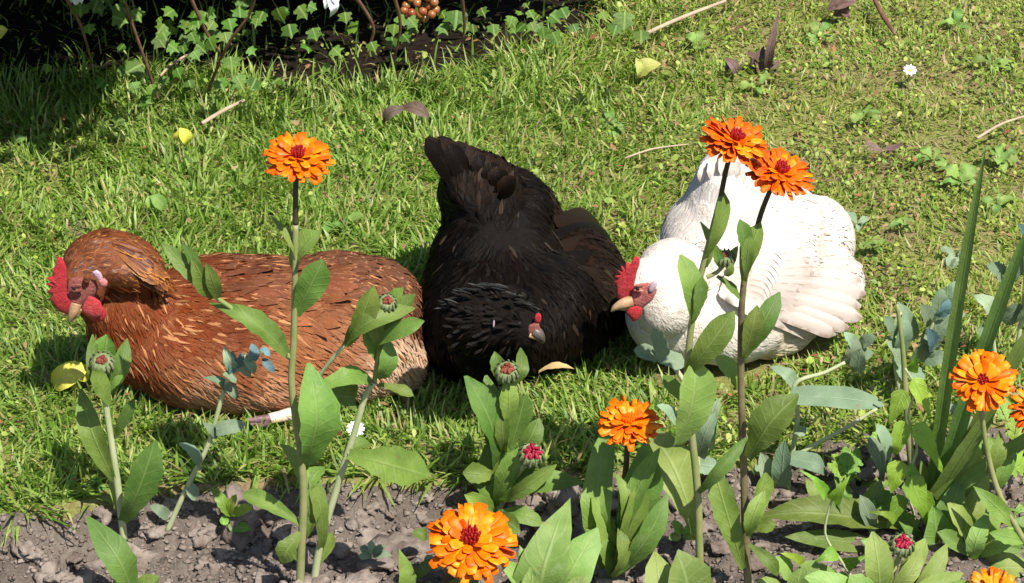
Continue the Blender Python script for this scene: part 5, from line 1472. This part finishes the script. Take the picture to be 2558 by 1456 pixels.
pl, Y = plant('marigold_rosette', 2120, 1330, 'tangle of upright grey green leaves between the twin stems and the sword leaves', 'plant', None, z=-.03)
for (b, t, w, d0, d1, m) in [((2050, 1300), (2020, 1200), 44, .03, .04, 'marigold_pale'), ((2080, 1310), (2100, 1180), 50, .03, .05, 'marigold_leaf'), ((2120, 1320), (2090, 1230), 40, .0, .0, 'marigold_leaf'), ((2150, 1320), (2200, 1200), 54, .02, .03, 'marigold_pale'), ((2180, 1340), (2150, 1240), 46, -.01, -.01, 'cerinthe'), ((2200, 1200), (2170, 1090), 48, .05, .06, 'cerinthe'), ((2220, 1160), (2190, 1060), 46, .06, .07, 'cerinthe'), ((2390, 1120), (2410, 1020), 46, .06, .07, 'cerinthe'), ((2420, 1100), (2380, 1010), 40, .07, .08, 'cerinthe'), ((2500, 1190), (2470, 1090), 44, .05, .06, 'marigold_pale'), ((2350, 1180), (2380, 1080), 40, .05, .06, 'marigold_leaf'), ((2230, 1400), (2150, 1350), 44, -.02, -.03, 'marigold_pale')]:
    leaf(pl, b, t, w, Y + d0, Y + d1, m)
# ================================================================== ivy-covered shrub at the top left
def ivy_mesh(v_seed):
    r = random.Random(v_seed)
    out = [(0, 0), (-.22, .06), (-.52, .10), (-.62, .26), (-.42, .40), (-.66, .66), (-.34, .70), (-.14, .84), (0, 1.12), (.14, .84), (.34, .70), (.66, .66), (.42, .40), (.62, .26), (.52, .10), (.22, .06)]
    v, uv, f = [(0, .38, .04)], [(.5, .38)], []
    for (x, y) in out:
        x *= r.uniform(.88, 1.12); y *= r.uniform(.94, 1.06)
        v.append((x, y, .04 - .22 * (x * x + (y - .38) ** 2) + r.uniform(-.03, .03))); uv.append((.5 + x * .45, y))
    n = len(out)
    for i in range(n):
        f.append((0, 1 + (i + 1) % n, 1 + i))
    return np.array(v), np.array(f), uv
IV = [ivy_mesh(s) for s in range(4)]
IVM = [make_mesh('leaf', v, f[:, ::-1], uv=uv, mats=[M['ivy']], smooth=False) for v, f, uv in IV]
irs = random.Random(23)
bush = empty('ivy_bush', (-0.45, 3.5, 0), 'dark ivy covered shrub along the top left of the lawn', 'shrub')
M['core_shade'] = mat_plain('shrub_interior_shade', (0.012, 0.010, 0.006), (0.035, 0.026, 0.016), 30, 0.95, 0.1, 1.0, 0.02)  # near-black colour paints the deep shade inside the shrub
# shrub core coloured as deep shade; unseen front overhang shaped to shade the lawn
core = []
for (x, y, z, rx, ry, rz) in [(-0.95, 3.72, .42, .42, .34, .44), (-0.5, 3.74, .42, .42, .32, .46), (-0.08, 3.84, .36, .30, .28, .38), (-1.4, 3.7, .42, .4, .36, .44), (-1.2, 3.2, .48, .34, .34, .17), (-0.78, 3.25, .46, .34, .30, .16), (-0.35, 3.32, .43, .32, .26, .15), (0.0, 3.38, .41, .22, .22, .13), (-0.64, 2.90, .40, .17, .14, .07), (-0.52, 2.89, .40, .09, .11, .06)]:
    core.append(((x, y, z), (rx, ry, rz), (0, 0, 0)))
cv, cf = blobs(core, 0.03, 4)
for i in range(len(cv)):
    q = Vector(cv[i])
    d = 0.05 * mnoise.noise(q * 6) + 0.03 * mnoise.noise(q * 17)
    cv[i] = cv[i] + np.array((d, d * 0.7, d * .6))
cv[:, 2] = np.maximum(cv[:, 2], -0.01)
mk('shade_core', cv, cf, M['core_shade'], parent=bush)
cbvh = BVHTree.FromPolygons([tuple(p) for p in cv], cf)
def ivy_leaf(p, n, up, s, ob=True):
    n = Vector(n).normalized(); up = Vector(up)
    x = up.cross(n)
    if x.length < .05: x = Vector((1, 0, 0)).cross(n)
    x.normalize(); y = n.cross(x)
    m = Matrix((x, y, n)).transposed().to_4x4()
    m.translation = p
    m = m @ Matrix.Diagonal((s, s, s, 1))
    return m
# outer leaf mass of the crown (joined), too many to pick apart
vv, ff, uu, n0 = [], [], [], 0
cvv = cv; tri = [p for p in cf]
for k in range(8500):
    pf = irs.choice(tri)
    p = Vector(cvv[pf[0]]).lerp(Vector(cvv[pf[2]]), irs.random())
    nn = (Vector(cvv[pf[1]]) - Vector(cvv[pf[0]])).cross(Vector(cvv[pf[2]]) - Vector(cvv[pf[0]])).normalized()
    if p.z < 0.25 and p.y < 3.4: continue
    p = p + nn * irs.uniform(0.0, 0.07)
    # keep the leaves out of the low gap under the overhang
    px, py, _ = proj(p)
    if p.z < 1.5 - p.y * 0.4327 + 0.03 and p.y < 3.4: continue
    n_ = nn + Vector((irs.gauss(0, .5), irs.gauss(0, .5) - .2, irs.gauss(0, .5) + .3))
    m = ivy_leaf(p, n_, (irs.gauss(0, .4), irs.gauss(0, .4) - .2, -1), irs.uniform(.022, .042))
    v, f, uv = IV[k % 4]
    w = v @ np.array(m.to_3x3()).T + np.array(m.translation)
    vv.append(w); ff.append(f[:, ::-1] + n0); uu += uv; n0 += len(v)
fo = mk('crown_leaves', np.concatenate(vv), np.concatenate(ff), M['ivy'], parent=bush, uv=uu, smooth=False)
fo['kind'] = 'stuff'
# trailing strands with single leaves one can see
def ivy_single(x, y, z, size, Y=None):
    p = V(x, y, Y) if Y else H(x, y, z)
    k = (p - EYE).dot(FWD) / FX
    m = ivy_leaf(p, Vector((irs.gauss(.2, .35), -0.7 + irs.gauss(0, .25), .65 + irs.gauss(0, .25))), (irs.gauss(0, .5), irs.gauss(0, .3), -1), size * k * .8)
    o = bpy.data.objects.new('leaf', irs.choice(IVM))
    C.objects.link(o); o.parent = bush
    o.matrix_local = Matrix.Translation(-bush.location) @ m
    return o
spots = [(280, 40, 62), (340, 70, 50), (355, 160, 60), (330, 25, 48), (390, 90, 44), (310, 110, 40), (300, 165, 44), (345, 250, 46), (375, 210, 50), (330, 205, 44), (410, 60, 40), (250, 45, 44), (420, 110, 36),
         (500, 60, 44), (520, 95, 48), (490, 110, 40), (545, 30, 42), (560, 80, 38), (600, 45, 50), (690, 20, 52), (650, 40, 44), (720, 60, 44), (745, 15, 46), (780, 70, 40), (765, 110, 38), (575, 140, 54), (590, 190, 46), (545, 195, 42), (640, 195, 50), (700, 195, 44),
         (860, 30, 40), (880, 80, 42), (910, 30, 60), (895, 65, 46), (925, 105, 40), (985, 60, 44), (1010, 90, 36), (960, 40, 40), (1140, 25, 64), (1155, 55, 42), (1200, 20, 36), (1180, 60, 34), (1230, 60, 34), (1100, 60, 40), (1280, 40, 36), (1340, 60, 40), (1320, 25, 34), (1400, 20, 40), (1560, 30, 52), (1595, 45, 60), (1600, 75, 48), (1540, 60, 40), (1470, 70, 34), (1500, 30, 38), (1430, 60, 36),
         (200, 10, 50), (170, 130, 34), (220, 60, 36), (240, 110, 40), (260, 200, 36), (280, 240, 34), (300, 290, 36), (120, 160, 30), (90, 60, 34), (440, 170, 40), (470, 200, 40), (410, 190, 36), (620, 120, 34), (810, 160, 36), (830, 120, 38)]
for (x, y, s) in spots:
    if irs.random() < 0.25: continue
    zz = max(0.03, 0.20 - 0.0007 * y + irs.uniform(-.03, .03))
    ivy_single(x, y, zz, s * irs.uniform(.85, 1.1))
cl = [(irs.uniform(230, 1400), abs(irs.gauss(0, 60)) - 10) for _ in range(13)]
for k in range(90):
    cx_, cy_ = irs.choice(cl)
    x = cx_ + irs.gauss(0, 30); y = cy_ + irs.gauss(0, 28)
    if y > 260 or x < 150: continue
    if x > 1250 and y > 80: continue
    ivy_single(x, y, max(.03, irs.uniform(.06, .2) - .0004 * max(y, 0)), irs.uniform(20, 44))
# woody strands
for pts in [[(300, -30), (330, 60), (365, 160), (395, 250), (400, 290)], [(470, -20), (510, 70), (540, 120), (580, 180)], [(880, -20), (930, 60), (925, 110), (910, 160)], [(640, -20), (620, 40), (570, 110), (530, 200), (510, 250)], [(1150, -30), (1160, 60), (1150, 130)], [(150, -30), (200, 60), (230, 160)], [(980, -20), (1000, 60), (985, 150)]]:
    P = [H(x, y, max(.015, .19 - .0007 * y)) for x, y in pts]
    tv, tf = tube(P, [.0028] + [.0022] * (len(P) - 2) + [.001], 6)
    mk('stem', tv, tf, M['twig_dark'], parent=bush, origin=P[0])

# ---- berries hanging at the top
bc = H(1050, 22, .12)
be = empty('berry_cluster', bc, 'cluster of small red and orange berries at the shrub\'s edge', 'berries')
for k, (dx, dy) in enumerate([(-36, -8), (-22, 10), (-8, -14), (6, 6), (20, -8), (-30, 18), (-12, 22), (10, 24), (28, 14), (34, -16), (-2, -30), (18, -28), (-24, -26), (-40, 4), (0, 14), (38, 2)]):
    p = V(1050 + dx, 22 + dy, bc.y + irs.uniform(-.01, .01))
    v0, f0 = ico(2)
    mk('berry', v0 * .0062 + np.array(p), f0, M['berry'], parent=be, origin=p)
tv, tf = tube([V(1046, 70, bc.y + .01), V(1048, 25, bc.y + .01), V(1040, -40, bc.y + .02)], [.002, .002, .002], 6)
mk('stalk', tv, tf, M['twig_dark'], parent=be)

# ---- white petals caught in the ivy
for (x, y, dy_, lv, lab) in [(822, 24, 0, [((818, -20), (838, 42), 30), ((812, -18), (815, 22), 26), ((828, -22), (842, 10), 26)], 'white trumpet flower hanging over the ivy at the top'), (182, 6, 0, [((178, -30), (192, 14), 30), ((172, -26), (176, 8), 26), ((190, -28), (206, 4), 22)], 'white flower cut off by the top edge at far left')]:
    p = H(x, y, .17)
    e = empty('white_flower', p, lab, 'flower', 'white flowers in the ivy')
    for (b, t, w) in lv:
        leaf(e, b, t, w, p.y, p.y - .01, 'white_petal', 'oval', .15, .3, name='petal')

# ================================================================== small things on the lawn
def daisy(x, y, z, dia, lab):
    p = H(x, y, z)
    k = (p - EYE).dot(FWD) / FX
    Rr = dia * .5 * k
    e = empty('daisy', (p.x, p.y, 0), lab, 'daisy', 'white daisies in the lawn')
    q = Vector((.1, -.5, 1)).normalized().to_track_quat('Z', 'Y').to_matrix().to_4x4()
    pm = make_mesh('petal', [(0.2, -.08, 0), (.7, -.16, .05), (1, -.08, .05), (1, .08, .05), (.7, .16, .05), (.2, .08, 0)], [(0, 1, 2, 3, 4, 5)], mats=[M['white_petal']])
    for j in range(16):
        o = bpy.data.objects.new('petal', pm)
        C.objects.link(o); o.parent = e
        o.matrix_local = Matrix.Translation(p - e.location) @ q @ Matrix.Rotation(j * 2 * math.pi / 16, 4, 'Z') @ Matrix.Rotation(-.2 * (j % 2), 4, 'Y') @ Matrix.Diagonal((Rr, Rr, Rr, 1))
    v0, f0 = ico(2)
    mk('disc', v0 * np.array([Rr * .36, Rr * .36, Rr * .2]) + np.array(p), f0, M['daisy_eye'], parent=e, origin=p)
    tv, tf = tube([(p.x, p.y + .004, 0), (p.x, p.y + .002, z * .6), p], [.0012, .0012, .0012], 6)
    mk('stem', tv, tf, M['stem'], parent=e)
daisy(2272, 176, .03, 34, 'white daisy alone in the lawn at upper right')
daisy(888, 1072, .03, 46, 'white daisy in the grass behind the leaning marigold stem')

def fallen(name, x, y, lab, cat, lvs, mat, z=.03, shape='oval', bend=.2, cup=.3, n=None):
    p = H(x, y, z)
    e = empty(name, (p.x, p.y, 0), lab, cat, None)
    for (b, t, w) in lvs:
        leaf(e, b, t, w, p.y, p.y + irs.uniform(-.005, .005), mat, shape, bend, cup, n)
    return e
fallen('fallen_leaf', 175, 935, 'crumpled bright yellow leaf with brown spot below the brown hen', 'leaf', [((132, 965), (222, 915), 66), ((140, 940), (205, 970), 54), ((150, 915), (222, 948), 50)], 'yellow_leaf', .025, bend=.3)
fallen('fallen_leaf', 460, 340, 'curled yellow leaf in the grass left of the tall flower', 'leaf', [((448, 320), (470, 362), 36), ((456, 322), (442, 352), 26)], 'yellow_leaf', .03, bend=.3)
fallen('fallen_leaf', 1390, 925, 'long pale yellow leaf on the grass before the black hen', 'leaf', [((1345, 930), (1435, 922), 22)], 'tan_leaf', .03, 'lance', n=(0, -.3, 1))
fallen('fallen_leaf', 1612, 172, 'pale yellow crinkled leaf near the top centre of the lawn', 'leaf', [((1590, 192), (1645, 155), 50), ((1598, 196), (1592, 150), 26)], 'pale_yellow_leaf', .025, bend=.25)
fallen('fallen_leaf', 8, 85, 'pale leaf in the shade at the left edge', 'leaf', [((-8, 95), (20, 75), 44)], 'yellow_leaf', .08)
fallen('fallen_leaf', 390, 505, 'lime green leaf lying in the grass above the brown hen', 'leaf', [((375, 490), (412, 520), 40), ((380, 520), (370, 490), 26)], 'weed', .03)
fallen('dead_leaf', 1010, 283, 'curled grey brown dead leaf left of the black tail', 'leaf', [((1070, 292), (1000, 268), 40), ((1010, 270), (958, 306), 36)], 'brown_leaf', .035, 'lance', .3, .4)
fallen('dead_leaf', 1905, 150, 'upright crumpled dark brown dead leaf at the upper right', 'leaf', [((1915, 185), (1938, 50), 24), ((1900, 190), (1880, 130), 50), ((1905, 195), (1945, 150), 46), ((1890, 180), (1905, 120), 40)], 'brown_leaf', .02, 'lance', .2, .5)
fallen('dead_leaf', 1825, 165, 'small dark dead leaf left of the upright one', 'leaf', [((1840, 185), (1815, 145), 30), ((1812, 180), (1840, 150), 22)], 'brown_leaf', .02)
fallen('dead_leaf', 2100, 20, 'dark crumpled dead leaf at the top right edge', 'leaf', [((2065, 25), (2140, 5), 44), ((2085, 40), (2110, -10), 40), ((2120, 45), (2080, 20), 30)], 'brown_leaf', .03)
fallen('dead_leaf', 2205, 360, 'dark curled dead leaf in the lawn right of the twin flowers', 'leaf', [((2160, 355), (2210, 372), 22), ((2205, 372), (2258, 358), 16)], 'brown_leaf', .03, 'lance', -.2)
for (pts, r, mat, lab) in [([(505, 308), (560, 275), (610, 250)], .0028, 'twig', 'straight dry straw coloured twig in the grass above the tall flower'),
                           ([(1600, 90), (1700, 45), (1830, -5)], .003, 'twig', 'long thin dry stalk at the top centre of the lawn'),
                           ([(2180, -10), (2205, 40), (2235, 85)], .0036, 'twig_dark', 'reddish brown twig at the top right edge'),
                           ([(400, 190), (430, 160), (480, 130)], .002, 'twig', 'short pale twig under the ivy'),
                           ([(1560, 395), (1630, 372), (1720, 360)], .0012, 'twig', 'thin dry grass stalk left of the twin flowers'),
                           ([(2440, 345), (2500, 310), (2560, 290)], .0018, 'twig', 'dry stalk in the lawn at the right edge')]:
    P = [H(x, y, .028) for x, y in pts]
    tv, tf = tube(P, [r, r * 1.05, r * .7], 7)
    tag(mk('twig', tv, tf, M[mat], origin=P[0]), lab, 'twig')
# rosettes and loose broad leaves in the right-hand lawn
GR = 'broad leaved weeds in the lawn'
for (x, y, n, sz, mat, lab) in [(1530, 312, 7, 46, 'weed', 'pale green lobed weed rosette in the lawn above the black wing'), (2475, 160, 6, 50, 'weed', 'grey green weed with wavy leaves at the upper right'),
                               (2330, 400, 6, 42, 'weed', 'green weed rosette right of the white hen\'s wing tip'), (2400, 455, 6, 56, 'weed', 'larger weed with ragged leaves left of the sword leaf'), (2500, 400, 6, 52, 'weed', 'weed with pale leaves right of the sword leaf tip'), (2490, 510, 5, 56, 'weed', 'weed with drooping broad leaves at the right edge'),
                               (2180, 620, 5, 44, 'marigold_leaf', 'small dark weed beside the white wing'), (2140, 560, 4, 40, 'cerinthe', 'greyish weed just above the white wing tips'), (860, 560, 4, 52, 'marigold_leaf', 'dark weed with a bud behind the tall marigold'), (1890, 215, 3, 44, 'weed', 'flat green leaf below the upright dead leaf'), (2260, 560, 5, 40, 'weed', 'small weed in the lawn between wing and sword leaf'),
                               (80, 350, 3, 40, 'weed', 'light green leaf pair in the grass at the left edge'), (2390, 640, 5, 46, 'cerinthe', 'low grey green weed beside the sword leaf'), (2160, 290, 5, 40, 'weed', 'low weed in the lawn above the dead curled leaf'), (2040, 90, 5, 38, 'weed', 'low weed in the lawn right of the upright dead leaf'), (1750, 110, 5, 38, 'weed', 'low weed in the lawn left of the small dead leaf'), (2390, 60, 5, 40, 'weed', 'low weed in the lawn at the top right corner')]:
    p = H(x, y, .012)
    e = empty('lawn_weed', (p.x, p.y, 0), lab, 'weed', GR)
    a0 = irs.random() * 6.28
    shp = irs.choice(['spoon', 'lance', 'oval', 'spoon'])
    for k in range(n):
        a = a0 + k * 2 * math.pi / n + irs.uniform(-.6, .6)
        L = sz * irs.uniform(.5, 1.35)
        leaf(e, (x + 4 * math.cos(a), y - 2 * math.sin(a)), (x + L * math.cos(a), y - L * .62 * math.sin(a) - irs.uniform(0, 14)), L * irs.uniform(.4, .65), p.y, p.y + .02 * math.sin(a), mat, shp, irs.uniform(.05, .3), irs.uniform(.05, .4), (irs.uniform(-.3, .3), -.35 + irs.uniform(-.3, .2), 1), .14)
